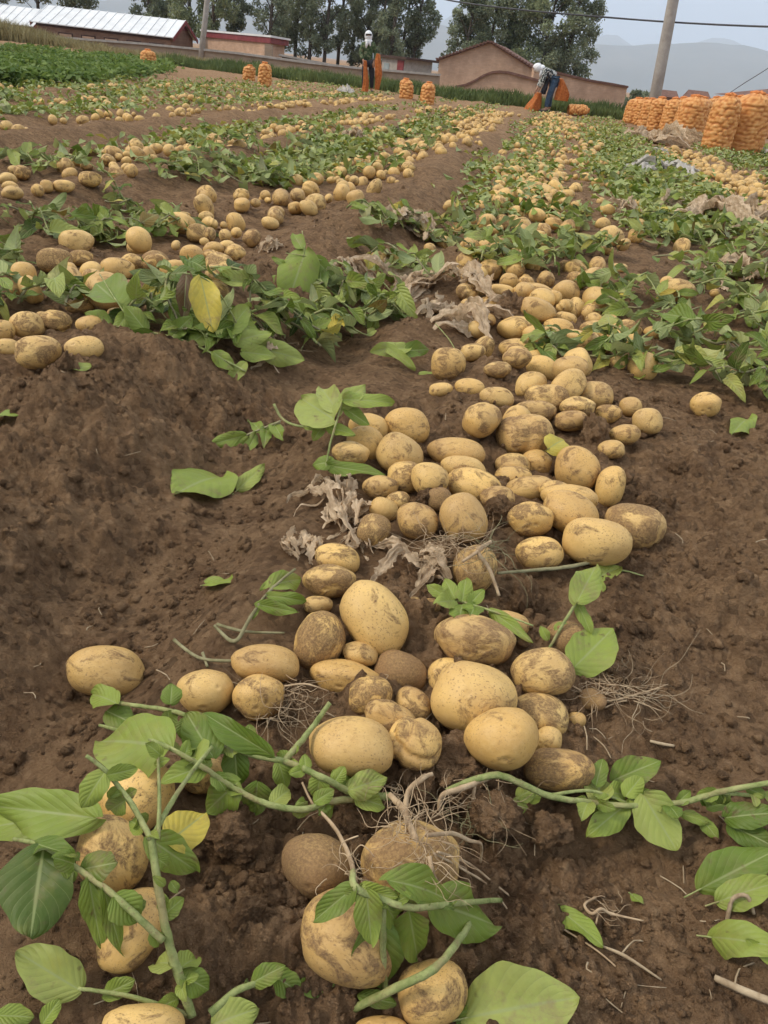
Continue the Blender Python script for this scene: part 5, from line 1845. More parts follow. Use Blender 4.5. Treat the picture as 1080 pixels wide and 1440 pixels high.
# --- the long vine across the left
pl = plant('long potato vine crossing the soil left of centre', 545, 1118)
hstem(pl, [(548, 1118, 3), (500, 1116, 5), (452, 1092, 8), (405, 1072, 8), (345, 1058, 8), (300, 1028, 8), (250, 1002, 7), (190, 992, 6), (132, 984, 5)], [7, 7, 6.5, 6, 5.5, 5, 5, 4.5, 3.5])
hstem(pl, [(548, 1120, 3), (470, 1126, 5), (425, 1138, 6), (370, 1128, 7), (320, 1102, 8), (280, 1075, 10), (235, 1050, 10), (185, 1032, 9), (140, 1020, 8)], [8, 7, 6.5, 6, 5.5, 5, 4.5, 4, 3])
hstem(pl, [(400, 1070, 8), (425, 1040, 9), (445, 1015, 10), (464, 988, 12)], [7, 6.5, 6, 5])
hleaf(pl, (240, 1052, 10), (134, 1040, 9), .62, .46, 5, -.12, .15)
hleaf(pl, (290, 1078, 9), (225, 1100, 8), .55, .44, 8)
hleaf(pl, (300, 1065, 9), (262, 1002, 11), .66, .26, 0, -.1, .2)
hleaf(pl, (382, 1062, 9), (288, 1002, 11), .30, .24, -25, -.1, .45)
hleaf(pl, (240, 990, 8), (242, 962, 9), .95, .30)
hleaf(pl, (236, 1000, 7), (240, 1028, 5), .9, .26)
hleaf(pl, (262, 1010, 7), (256, 1040, 5), .8, .24)
hleaf(pl, (330, 1052, 8), (334, 1108, 4), .66, .22)
hleaf(pl, (335, 1100, 8), (288, 1142, 4), .85, .36)
hleaf(pl, (362, 1100, 8), (358, 1145, 4), .85, .30)
hleaf(pl, (352, 1040, 8), (350, 1018, 9), .9, .3)
hleaf(pl, (392, 1072, 8), (402, 1108, 5), .7, .40)
hleaf(pl, (430, 1085, 8), (428, 1060, 9), .75, .42)
hleaf(pl, (450, 1092, 8), (445, 1122, 5), .8, .46)
hleaf(pl, (470, 1100, 7), (485, 1078, 8), .8, .44)
hleaf(pl, (490, 1112, 6), (545, 1092, 6), .62, .60, 5, -.2, .2, label='pale curled leaf near the root end')
hleaf(pl, (500, 1120, 5), (540, 1135, 3), .6, .52)
hleaf(pl, (442, 1128, 6), (470, 1110, 7), .7, .4)
hleaf(pl, (150, 1000, 5), (190, 1020, 3), .75, .24)
hleaf(pl, (165, 990, 6), (128, 975, 6), .55, .5)
hleaf(pl, (418, 1048, 9), (412, 1062, 8), .6, .5)
root_tuft(pl, 560, 1125, 3, 26, .09, 1.0, 3)
def leaflets(pl, pts, n, seed, size=(14, 34), tone=.42):
    # small leaflets along a stem given by photo points
    rg = random.Random(seed)
    for k in range(n):
        f = rg.random() * (len(pts) - 1)
        i = min(len(pts) - 2, int(f))
        u = f - i
        b = [pts[i][j] * (1 - u) + pts[i + 1][j] * u for j in range(3)]
        a = rg.random() * 2 * PI
        L = rg.uniform(*size)
        hleaf(pl, (b[0], b[1], b[2]), (b[0] + math.cos(a) * L, b[1] + math.sin(a) * L * .85, max(.8, b[2] + rg.uniform(-2.5, 1))), rg.uniform(.5, .85), min(.85, max(.1, rg.gauss(tone, .14))), rg.uniform(-35, 35), rg.uniform(-.35, -.05), rg.uniform(.1, .5))
leaflets(pl, [(500, 1116, 5), (452, 1092, 8), (405, 1072, 8), (345, 1058, 8), (300, 1028, 8)], 12, 1)
leaflets(pl, [(470, 1126, 5), (425, 1138, 6), (370, 1128, 7), (320, 1102, 8), (280, 1075, 10), (235, 1050, 10)], 14, 2)
# --- the root crown and the right-hand vine
pl = plant('potato vine running to the right edge from a bare root crown', 640, 1110)
hstem(pl, [(628, 1112, 4), (662, 1098, 6), (700, 1090, 7), (735, 1103, 6), (775, 1120, 5), (830, 1128, 5), (890, 1133, 5), (960, 1128, 5), (1010, 1114, 6), (1100, 1098, 7)], [6, 7, 7.5, 7, 7, 6.5, 6, 6.5, 6.5, 6])
hstem(pl, [(775, 1118, 5), (830, 1112, 6), (885, 1130, 4), (950, 1150, 3)], [4, 3.5, 3, 2.5])
hstem(pl, [(1010, 1114, 6), (1050, 1118, 5), (1100, 1120, 4)], [5, 4.5, 4])
hleaf(pl, (905, 1118, 6), (952, 1196, 3), .80, .60, 0, -.1, .12, label='pale leaf turned up')
hleaf(pl, (880, 1132, 4), (826, 1176, 2), .5, .46)
hleaf(pl, (862, 1098, 4), (930, 1068, 6), .55, .30, 0, -.15, .25)
hleaf(pl, (880, 1120, 5), (902, 1092, 6), .75, .5)
hleaf(pl, (860, 1115, 5), (882, 1118, 3), .9, .5)
hleaf(pl, (840, 1120, 5), (838, 1150, 2), .75, .46)
hleaf(pl, (838, 1105, 5), (848, 1066, 6), .6, .28)
hleaf(pl, (1020, 1150, 3), (1095, 1142, 5), .55, .18, 0, -.1, .3)
hleaf(pl, (1025, 1160, 2), (1090, 1190, 2), .6, .14)
hleaf(pl, (960, 1145, 3), (996, 1158, 2), .5, .5)
hleaf(pl, (995, 1135, 3), (1030, 1128, 3), .5, .34)
hleaf(pl, (985, 1150, 2), (1010, 1180, 1), .6, .4)
hleaf(pl, (728, 1122, 3), (752, 1108, 4), .9, .56)
hleaf(pl, (745, 1128, 3), (760, 1112, 4), .8, .5)
hleaf(pl, (720, 1130, 3), (740, 1138, 2), .9, .6)
hstem(pl, [(690, 1092, 6), (650, 1108, 6), (622, 1118, 5), (617, 1140, 3)], [4, 4.5, 4, 2.5], 'root', 'root')
hstem(pl, [(668, 1100, 6), (664, 1130, 4), (660, 1140, 3)], [3, 2.5, 1.5], 'root', 'root')
root_tuft(pl, 680, 1120, 4, 46, .10, .9, 5)
root_tuft(pl, 668, 1150, 3, 30, .07, .7, 6, 'stem_dry')
leaflets(pl, [(775, 1120, 5), (830, 1128, 5), (890, 1133, 5), (960, 1128, 5), (1010, 1114, 6)], 14, 3)
leaflets(pl, [(960, 1128, 5), (1010, 1114, 6), (1090, 1120, 5)], 8, 4)
leaflets(PL_FORK, [(268, 1428, 1), (236, 1315, 7), (213, 1178, 14)], 7, 5)
leaflets(PL_FORK, [(230, 1322, 7), (150, 1250, 10), (62, 1190, 9)], 8, 6, (14, 30), .34)
leaflets(PL_FORK, [(213, 1180, 14), (150, 1085, 18)], 5, 7, (12, 26))
leaflets(PL_FORK, [(330, 1395, 3), (392, 1370, 2), (440, 1385, 1)], 6, 8, (14, 30), .34)
# --- pale roots over the cracked potato
pl = plant('pale branching root with fine hairs over the cracked potato', 576, 1150, 'root', 'root_clump')
hstem(pl, [(548, 1118, 6), (568, 1138, 8), (575, 1158, 8), (585, 1180, 10)], [4, 5, 5, 4], 'root', 'root')
hstem(pl, [(570, 1135, 8), (575, 1112, 9), (592, 1096, 10), (608, 1088, 10)], [4, 4, 4, 2.5], 'root', 'root')
hstem(pl, [(600, 1175, 11), (635, 1172, 10), (660, 1182, 8), (677, 1188, 7), (675, 1214, 3)], [2.5, 3, 2.5, 2.2, 1.5], 'root', 'root')
hstem(pl, [(610, 1200, 11), (650, 1222, 6), (690, 1248, 2), (722, 1290, 1), (770, 1340, .6), (800, 1385, .5)], [1.6, 1.6, 1.5, 1.4, 1.2, .8], 'root', 'root')
hstem(pl, [(615, 1198, 11), (660, 1215, 5), (720, 1262, 1.5), (790, 1305, 1), (850, 1345, .6), (900, 1400, .5), (898, 1440, .5)], [1.6, 1.6, 1.5, 1.4, 1.2, 1, .7], 'root', 'root')
hstem(pl, [(604, 1205, 11.5), (608, 1225, 11), (618, 1250, 8)], [3, 2.5, 1.5], 'root', 'root')
root_tuft(pl, 578, 1150, 9, 44, .075, .8, 7, 'root', 1, 'root_hairs', .2)
root_tuft(pl, 604, 1195, 11.5, 40, .08, .7, 8, 'root', 1, 'root_hairs', .5)
hstem(pl, [(500, 1240, 10), (490, 1200, 8), (468, 1160, 6), (440, 1130, 5), (425, 1100, 6)], [3.5, 3, 2.5, 2, 1.5], 'root', 'root')
# --- drooping plant over the lower centre potato
pl = plant('drooping uprooted sprig hanging over the big lower centre potato', 545, 1392)
hstem(pl, [(496, 1225, 13), (500, 1248, 14), (530, 1262, 13), (580, 1276, 12), (640, 1270, 9), (704, 1266, 4)], [5, 6, 6, 5.5, 5, 4.5])
hstem(pl, [(540, 1268, 12), (538, 1320, 9), (542, 1392, 2)], [5, 5.5, 5])
hstem(pl, [(500, 1418, 1), (560, 1388, 6), (610, 1362, 8), (648, 1318, 7), (662, 1294, 5)], [6.5, 7, 7, 6, 5])
hleaf(pl, (500, 1246, 14), (442, 1296, 11), .44, .30, 0, -.2, .3)
hleaf(pl, (515, 1250, 14), (522, 1326, 10), .52, .48, 0, -.15, .2)
hleaf(pl, (520, 1300, 9), (540, 1392, 2), .62, .22, 0, -.1, .2)
hleaf(pl, (545, 1238, 13), (636, 1268, 9), .40, .34, -10, -.2, .3)
hleaf(pl, (612, 1270, 8), (690, 1302, 3), .50, .32, 0, -.2, .2)
hleaf(pl, (575, 1280, 10), (585, 1340, 3), .46, .36, 5, -.15, .35)
hleaf(pl, (505, 1250, 13), (560, 1262, 13), .5, .5, 20)
hleaf(pl, (540, 1272, 11), (560, 1300, 7), .6, .4)
hleaf(pl, (505, 1400, 2), (560, 1412, 2), .4, .3)
root_tuft(pl, 497, 1228, 12, 16, .05, 1.0, 9)
leaflets(pl, [(500, 1248, 14), (530, 1262, 13), (580, 1276, 12), (640, 1270, 9)], 9, 9, (14, 36))
# --- single fallen leaves
def fallen(label, b, e, wr, tone, **k):
    p = P(b[0], b[1])
    t = thing('fallen_leaf', label, 'leaf', (p.x, p.y, float(H0(p.x, p.y))), 'fallen leaves')
    mat = k.pop('mat', 'leaf')
    hleaf(t, b, e, wr, tone, name='blade', mat=mat, **k)
    bx, by = b[0] - (e[0] - b[0]) * .22, b[1] - (e[1] - b[1]) * .22
    hstem(t, [(bx, by, b[2] * .6 + .4), (b[0], b[1], b[2]), (b[0] + (e[0] - b[0]) * .15, b[1] + (e[1] - b[1]) * .15, b[2] + .15)], [1.6, 1.8, 1.2], 'petiole')
fallen('large yellow-green leaf curling at the bottom edge right of centre', (655, 1432, 2), (815, 1402, 5), .62, .74, curl=-.3, fold=.35)
fallen('dark green leaf under the large yellow-green bottom leaf', (700, 1408, 3), (640, 1448, 1), .5, .30)
fallen('half-buried dark leaf at the right edge below the vine', (985, 1250, 1), (1090, 1195, 4), .52, .26)
fallen('pale leaf with crumbs of soil at the right edge', (1010, 1268, 1), (1095, 1240, 3), .5, .52)
fallen('small pointed leaf on bare soil right of the long root', (790, 1282, 1), (848, 1328, 1.5), .5, .48, flat=True)
fallen('small dark oval leaf pressed in the soil, lower right', (750, 1262, .8), (792, 1270, .8), .62, .24, flat=True)
fallen('curled leaf at the lower right edge', (1000, 1318, 1), (1095, 1330, 5), .5, .52)
fallen('small leaf beside the curled leaf, lower right edge', (1095, 1360, 2), (1050, 1320, 4), .4, .5)
fallen('ragged round leaf with brown centre on left soil', (312, 672, .8), (246, 690, 1.8), .80, .50, flat=True)
fallen('small yellow-green leaf right of the ragged round leaf', (335, 688, 1), (372, 655, 2), .45, .60)
fallen('faded leaf scrap on the left furrow bank', (290, 822, .6), (328, 814, .8), .5, .50, flat=True)
fallen('dark leaf oval beside the lower centre potato', (392, 1296, 2), (404, 1352, 1), .62, .24)
fallen('small yellow leaf on the knobbly potato', (770, 632, 7), (794, 618, 7), .8, .88)
fallen('leaf at far left edge on the ridge', (-8, 590, 1), (28, 586, 1.5), .6, .42, flat=True)
fallen('pale curled leaf near the left windrow', (92, 523, 1), (128, 512, 2), .6, .56, flat=True)
fallen('narrow leaf on bare soil at right', (1052, 590, 1), (1030, 608, 1), .4, .5, flat=True)
fallen('tiny leaf beside the small red root, lower right', (700, 1250, .8), (720, 1268, .8), .6, .35, flat=True)
fallen('thin pale leaf under the right vine', (888, 1258, .5), (905, 1272, .8), .6, .45, flat=True)
# --- upright leaves at the right of the front heap
pl = plant('potato shoot with two upright leaves right of the front heap', 775, 905)
hstem(pl, [(772, 912, 2), (795, 872, 6), (814, 842, 9)], [4, 4.5, 4])
hleaf(pl, (812, 846, 9), (838, 796, 12), .55, .52, 0, -.1, .15)
hleaf(pl, (812, 848, 8), (832, 892, 5), .40, .42, 0)
hleaf(pl, (808, 938, 3), (862, 884, 6), .70, .50, 0, -.12, .12)
hleaf(pl, (780, 885, 4), (802, 880, 5), .8, .5)
hleaf(pl, (770, 900, 3), (760, 880, 4), .6, .46)
pl = plant('pale stalk lying behind the front heap at right', 830, 800)
hstem(pl, [(700, 806, 4), (750, 802, 4), (800, 797, 4), (832, 790, 4)], [3, 4, 4.5, 4], 'stem', 'stem_dry')
hstem(pl, [(830, 808, 2), (870, 802, 2), (905, 810, 1)], [4, 3.5, 2])
hleaf(pl, (835, 815, 2), (870, 800, 2), .5, .55)
hleaf(pl, (850, 830, 1), (828, 812, 2), .5, .46)
pl = plant('small green sprig between the front and middle heaps', 650, 850)
hstem(pl, [(620, 838, 4), (655, 848, 5), (700, 862, 5), (750, 880, 4)], [3, 3.5, 3.2, 2.2])
hleaf(pl, (690, 858, 5), (750, 905, 3), .26, .48)
for k, (a, b2) in enumerate((((640, 842), (625, 815)), ((650, 846), (655, 815)), ((640, 845), (610, 850)), ((660, 850), (680, 830)), ((650, 850), (645, 875)), ((625, 838), (600, 822)), ((668, 852), (660, 872)))):
    hleaf(pl, (*a, 5), (*b2, 6), .6, (.5, .44, .56, .4, .36, .5, .3)[k])
pl = plant('brown root tangle hanging over the middle heap front', 660, 765, 'root', 'root_clump')
hstem(pl, [(690, 762, 9), (672, 775, 9), (688, 800, 7), (702, 838, 4)], [4, 4.5, 4, 3], 'root', 'root')
hstem(pl, [(650, 790, 8), (668, 778, 9), (690, 762, 9)], [3, 3.5, 3], 'root', 'root')
root_tuft(pl, 640, 762, 8, 40, .13, .8, 12, 'root', 1, 'root_hairs', .4)
root_tuft(pl, 690, 770, 8, 36, .13, .8, 13, 'stem_dry', 1, 'root_hairs', .4)
root_tuft(pl, 600, 780, 6, 22, .12, .7, 14, 'root', 1, 'root_hairs', .4)
pl = plant('mat of pale dry roots on soil right of the front heap', 870, 968, 'root', 'root_clump')
root_tuft(pl, 858, 965, 1.2, 50, .13, .9, 15, 'root', 1, 'root_hairs', .1)
root_tuft(pl, 890, 975, 1, 40, .13, .8, 16, 'straw', 1, 'root_hairs', .1)
root_tuft(pl, 830, 960, 1.5, 24, .10, .9, 17, 'root', 1, 'root_hairs', .1)
hstem(pl, [(800, 962, 1.5), (850, 985, 1.5), (900, 975, 1.2), (940, 962, .8)], [1.6, 1.8, 1.5, .8], 'root', 'root')
hstem(pl, [(850, 995, 1), (885, 985, 1.2), (930, 1000, .8)], [1.5, 1.5, .8], 'root', 'root')
p = P(833, 984, .012)
b2 = link('shrivelled_seed_potato', potato_variant(311, 3, True), None, p)
b2.scale = (.020, .017, .014)
b2['dirt'] = 1.6
tag(b2, 'shrivelled reddish-brown seed potato on the dry root mat', 'potato')
pl = plant('thin roots around the upper left of the front heap', 410, 975, 'root', 'root_clump')
root_tuft(pl, 410, 975, 3, 40, .11, .8, 18, 'root', 1, 'root_hairs', .3)
root_tuft(pl, 392, 1000, 2, 26, .10, .7, 19, 'straw', 1, 'root_hairs', .3)
hstem(pl, [(400, 965, 4), (430, 962, 5), (462, 972, 5)], [1.6, 1.6, 1], 'root', 'root')
pl = plant('small pinkish root knot on soil at lower right', 860, 1265, 'root', 'root_clump')
hstem(pl, [(838, 1262, 1.5), (822, 1272, 2), (832, 1285, 2), (845, 1278, 2.4), (860, 1285, 1.5), (905, 1295, 1)], [1.8, 2, 2.2, 2, 2, 1], 'root', 'root')
hstem(pl, [(842, 1280, 2), (838, 1300, 1)], [1.8, 1], 'root', 'root')
root_tuft(pl, 850, 1275, 1.5, 14, .05, .7, 21)
# --- sprig with pale leaves left of the middle heap
pl = plant('potato sprig with rounded bright leaves left of the middle heap', 460, 655)
hstem(pl, [(458, 660, 4), (464, 625, 8), (474, 590, 11), (482, 560, 13)], [4, 4, 3.8, 3.5])
hstem(pl, [(385, 568, 6), (398, 590, 7), (425, 600, 7), (455, 596, 8)], [6, 5.5, 5, 4])
hleaf(pl, (462, 655, 5), (542, 668, 5), .30, .30, -10, -.15, .4)
hleaf(pl, (470, 650, 5), (440, 655, 4), .7, .34)
hleaf(pl, (470, 590, 11), (424, 560, 12), .75, .62, 0, -.15, .15)
hleaf(pl, (475, 580, 11), (448, 540, 13), .4, .68)
hleaf(pl, (482, 562, 13), (552, 570, 12), .38, .48, -10, -.25, .35)
hleaf(pl, (480, 570, 12), (515, 540, 14), .5, .60)
hleaf(pl, (460, 600, 9), (500, 612, 8), .45, .44)
hleaf(pl, (455, 598, 8), (440, 620, 6), .6, .4)
hleaf(pl, (485, 575, 11), (520, 598, 9), .45, .30)
hleaf(pl, (430, 600, 7), (470, 585, 9), .45, .52)
pl = plant('wilted dark sprig on the soil left of the bright sprig', 350, 615)
hstem(pl, [(300, 632, 1), (340, 615, 2), (395, 592, 4)], [2.5, 3, 3], 'stem', 'stem_dry')
for k, (a, b2) in enumerate((((345, 612), (292, 626)), ((350, 615), (330, 640)), ((360, 610), (345, 640)), ((375, 602), (372, 632)), ((385, 596), (400, 622)), ((365, 606), (350, 590)), ((350, 660), (372, 640)))):
    hleaf(pl, (*a, 3), (*b2, 2), .38, (.42, .3, .36, .34, .38, .4, .48)[k], 10 * k - 30, -.2, .4)
pl = plant('withered grey-green stalks left of the front heap', 345, 870)
hstem(pl, [(302, 880, 1.5), (330, 902, 2), (352, 868, 3.5), (380, 830, 4), (415, 800, 5)], [3, 4, 3.5, 3, 2.5], 'stem', 'stem_dry')
hstem(pl, [(305, 878, 2), (345, 888, 2), (400, 890, 1.5)], [3, 3, 2], 'stem', 'stem_dry')
hstem(pl, [(245, 900, 1.5), (280, 925, 1.5), (330, 930, 1.5)], [3.5, 3, 3], 'stem', 'stem_dry')
hstem(pl, [(285, 918, 1.5), (292, 938, 1)], [3, 2.5], 'stem', 'stem_dry')
for k, (a, b2, wr) in enumerate((((380, 825), (425, 812), .5), ((375, 838), (432, 845), .35), ((360, 850), (420, 862), .3), ((365, 850), (355, 872), .3), ((385, 815), (365, 830), .4))):
    hleaf(pl, (*a, 4), (*b2, 3), wr, (.45, .34, .36, .4, .48)[k], 0, -.2, .5)
# --- big sprig with the yellow leaf (left of centre)
pl = plant('bent potato plant with a hanging yellow leaf left of centre', 350, 520)
hstem(pl, [(345, 522, 3), (300, 498, 6), (255, 478, 8), (215, 468, 9), (140, 455, 8)], [5, 5.5, 5.5, 5, 4])
hstem(pl, [(348, 505, 3), (335, 460, 10), (310, 415, 15), (285, 390, 18), (255, 384, 18)], [4, 4, 3.5, 3, 2.5])
hstem(pl, [(190, 460, 8), (165, 425, 11), (140, 385, 14)], [4, 3.5, 3])
hleaf(pl, (282, 390, 18), (300, 466, 10), .52, .905, 0, -.1, .15, label='hanging yellow leaf')
hleaf(pl, (262, 386, 17), (258, 450, 10), .36, 1.0, 0, -.2, .5, label='withered brown leaf')
for k, (a, b2, wr, tn, l1, l2) in enumerate((((215, 470), (165, 500), .55, .2, 9, 5), ((205, 465), (175, 430), .6, .36, 9, 11), ((225, 472), (205, 505), .7, .3, 8, 5), ((240, 475), (270, 445), .6, .34, 8, 10), ((165, 425), (135, 400), .6, .34, 11, 12),
                                      ((180, 440), (160, 470), .6, .46, 10, 8), ((270, 482), (310, 455), .6, .36, 7, 10), ((320, 470), (350, 430), .55, .5, 8, 12), ((330, 480), (380, 470), .5, .56, 7, 8), ((340, 495), (390, 500), .5, .52, 5, 6),
                                      ((300, 495), (330, 520), .6, .44, 6, 3), ((330, 455), (365, 462), .45, .5, 10, 8), ((360, 490), (430, 505), .5, .60, 4, 4), ((155, 455), (120, 440), .6, .34, 8, 8), ((345, 510), (320, 540), .5, .48, 4, 2))):
    hleaf(pl, (*a, l1), (*b2, l2), wr, tn, 0, -.15, .25)
# --- sprig with one big facing leaf (centre)
pl = plant('potato sprig with one broad mid-green leaf facing the camera', 440, 400)
hstem(pl, [(425, 325, 16), (428, 350, 14), (424, 372, 12)], [3, 3, 2.5])
hstem(pl, [(402, 356, 13), (440, 362, 13), (478, 378, 10)], [2.5, 3, 3])
hleaf(pl, (430, 352, 14), (404, 432, 6), .66, .44, 0, -.08, .1, label='broad facing leaf')
for k, (a, b2, wr, tn, l1, l2) in enumerate((((440, 362), (470, 395), .5, .3, 12, 8), ((425, 350), (412, 328), .5, .4, 14, 15), ((450, 365), (452, 420), .35, .2, 11, 5), ((470, 375), (480, 402), .5, .4, 9, 6), ((425, 420), (448, 425), .5, .5, 6, 6), ((395, 390), (372, 395), .5, .4, 9, 8), ((400, 372), (382, 362), .5, .34, 12, 12))):
    hleaf(pl, (*a, l1), (*b2, l2), wr, tn, 0, -.15, .25)
root_tuft(pl, 400, 490, 3, 22, .08, 1.0, 22, 'straw')
pl = plant('slim stem leaning on the round potato behind the heap', 645, 500)
hstem(pl, [(612, 455, 9), (632, 478, 7), (648, 505, 5), (672, 535, 2)], [2.5, 2.8, 2.8, 2])
hleaf(pl, (575, 490, 5), (520, 495, 6), .4, .6, 0, -.2, .4)
hleaf(pl, (540, 485, 6), (585, 520, 3), .3, .56, 0, -.2, .4)
hleaf(pl, (560, 495, 4), (605, 490, 4), .45, .28)
hleaf(pl, (590, 525, 2), (622, 540, 1), .5, .5)

# --- heaps of haulm: one plant copied with its own arrangement of stems and leaves
LV = []
for k in range(18):
    v, q, uv = leaf_np(1.0, random.uniform(.36, .68), 8, 4, random.uniform(.1, 1.0), random.uniform(-.75, .2), random.uniform(.05, .15), 500 + k)
    LV.append(mesh_np('leaf', v, q, 'leaf_copy', True, uv))
GH = 'heaps of cut potato haulm'
HAULM = []
def haulm(px, py, size, nst, label, tone=.34, seed=0, dens=1.0):
    rg = random.Random(seed * 13 + int(px))
    p = P(px, py)
    z0 = float(H0(p.x, p.y))
    t = thing('potato_haulm', label, 'plant', (p.x, p.y, z0), GH)
    HAULM.append((px, py))
    for s in range(nst):
        a = rg.random() * 2 * PI
        ln = size * rg.uniform(.8, 1.25)
        off = Vector((rg.gauss(0, size * .28), rg.gauss(0, size * .28), 0))
        pts = []
        h0 = rg.uniform(.015, .075)
        nb = 5
        bend = rg.uniform(-.9, .9)
        for i in range(nb):
            f = i / (nb - 1) - .5
            aa = a + bend * f
            q = off + Vector((math.cos(aa), math.sin(aa), 0)) * (ln * f * 2 * .62)
            g = float(H0(p.x + q.x, p.y + q.y)) - z0
            pts.append(Vector((q.x, q.y, g + h0 + .07 * rg.random() * math.cos(f * 2.6))))
        link('stem', MB().tube(pts, [.0045, .0042, .0038, .003, .002], 5, 2).mesh('stem', 'stem' if rg.random() < .75 else 'stem_dry', True), t)
        nl = int(6 * dens)
        for k in range(nl):
            f = (k + .5 + rg.uniform(-.3, .3)) / nl * (nb - 1)
            i = min(nb - 2, int(f))
            b = pts[i].lerp(pts[i + 1], f - i)
            d = (pts[i + 1] - pts[i]).normalized()
            sd = Vector((-d.y, d.x, 0)) * (1 if k % 2 else -1)
            X = (sd * rg.uniform(.6, 1.1) + d * rg.uniform(-.2, .9) + Vector((0, 0, rg.uniform(-.35, .5)))).normalized()
            N = Vector((rg.gauss(0, .75), rg.gauss(0, .75), 1))
            if rg.random() < .3:
                N = -N
            N = (N - X * N.dot(X)).normalized()
            Y = N.cross(X)
            L = rg.uniform(.04, .112) * (1.3 if rg.random() < .16 else 1)
            Mx = Matrix.Identity(4)
            for r in range(3):
                Mx[r][0], Mx[r][1], Mx[r][2], Mx[r][3] = X[r] * L, Y[r] * L, N[r] * L, b[r]
            o = link('leaf', LV[rg.randrange(18)], t)
            o.matrix_basis = Mx
            u = rg.random()
            o['tone'] = min(1.0, max(0, rg.gauss(tone + .10, .2))) if u > .10 else rg.choice((.68, .75, .8, .86, .98))
    return t
def hl(zone, items, size=.20, nst=3, tone=.40, dens=1.0):
    items = sorted(items, key=lambda q: (-(q[1] // 40), q[0]))
    for k, it in enumerate(items):
        lab = '%s haulm heap of %s, counted from the front' % (ORD[k + 1] if k < 20 else 'far ' + ORD[k - 19], zone)
        haulm(it[0], it[1], it[2] if len(it) > 2 else size, nst, lab, tone, k + 3, dens)
hl('the leaves right of the main windrow', [(830, 500, .16), (880, 522, .16), (862, 450, .15), (915, 440), (960, 470), (1000, 430), (1045, 455), (1000, 505), (955, 535, .16), (1050, 525, .17), (920, 490), (1065, 480), (1030, 560, .13), (845, 425, .14), (790, 515, .13)], .19, 3, 0.43)
hl('the leaf band at right', [(960, 400), (1005, 395), (1060, 400), (1000, 360), (960, 345), (930, 320), (900, 290), (870, 265), (1000, 325), (1060, 350), (1040, 320), (1075, 370), (910, 350, .16), (950, 300), (890, 240), (925, 262), (860, 232), (1045, 215), (1072, 232), (1000, 285)], .22, 3, 0.43)
hl('the centre leaves across the windrow', [(690, 368, .16), (735, 385, .15), (775, 385, .14), (650, 345, .16), (715, 352, .15), (790, 350, .15), (810, 322, .14), (600, 345, .16), (560, 318, .16), (520, 322, .16), (830, 362, .14), (620, 325, .14), (760, 365, .14), (700, 320, .15), (680, 385, .13)], .16, 3, 0.41)
hl('the clump left of the main windrow', [(560, 410, .17), (520, 430, .18), (475, 425, .18), (590, 392, .15), (500, 465, .17), (455, 462, .18), (545, 455, .14), (430, 500, .15), (385, 470, .16), (350, 455, .18), (310, 475, .15), (540, 385, .15)], .17, 3, 0.39)
hl('the left windrow leaves', [(20, 322, .22), (62, 335, .22), (118, 330, .2), (170, 330, .2), (215, 322, .2), (245, 335, .18), (185, 300, .2), (20, 432, .15), (245, 425, .12), (100, 445, .12), (220, 470, .13), (150, 345, .15), (20, 385, .12)], .2, 3, 0.39)
hl('the second leaf band at left', [(60, 238, .22), (85, 245, .2), (30, 230, .2), (250, 240), (285, 225), (325, 235), (360, 245), (300, 255), (340, 262), (400, 228), (430, 215), (370, 215), (330, 205), (460, 235), (490, 215), (410, 250), (385, 262, .18), (230, 250, .18), (440, 255, .18), (270, 252, .2)], .24, 3, 0.43)
hl('the third leaf band at left', [(540, 240, .18), (500, 245, .18), (520, 200), (560, 195), (480, 195), (600, 205, .2), (580, 220, .18), (440, 195), (620, 190)], .24, 3, 0.47)

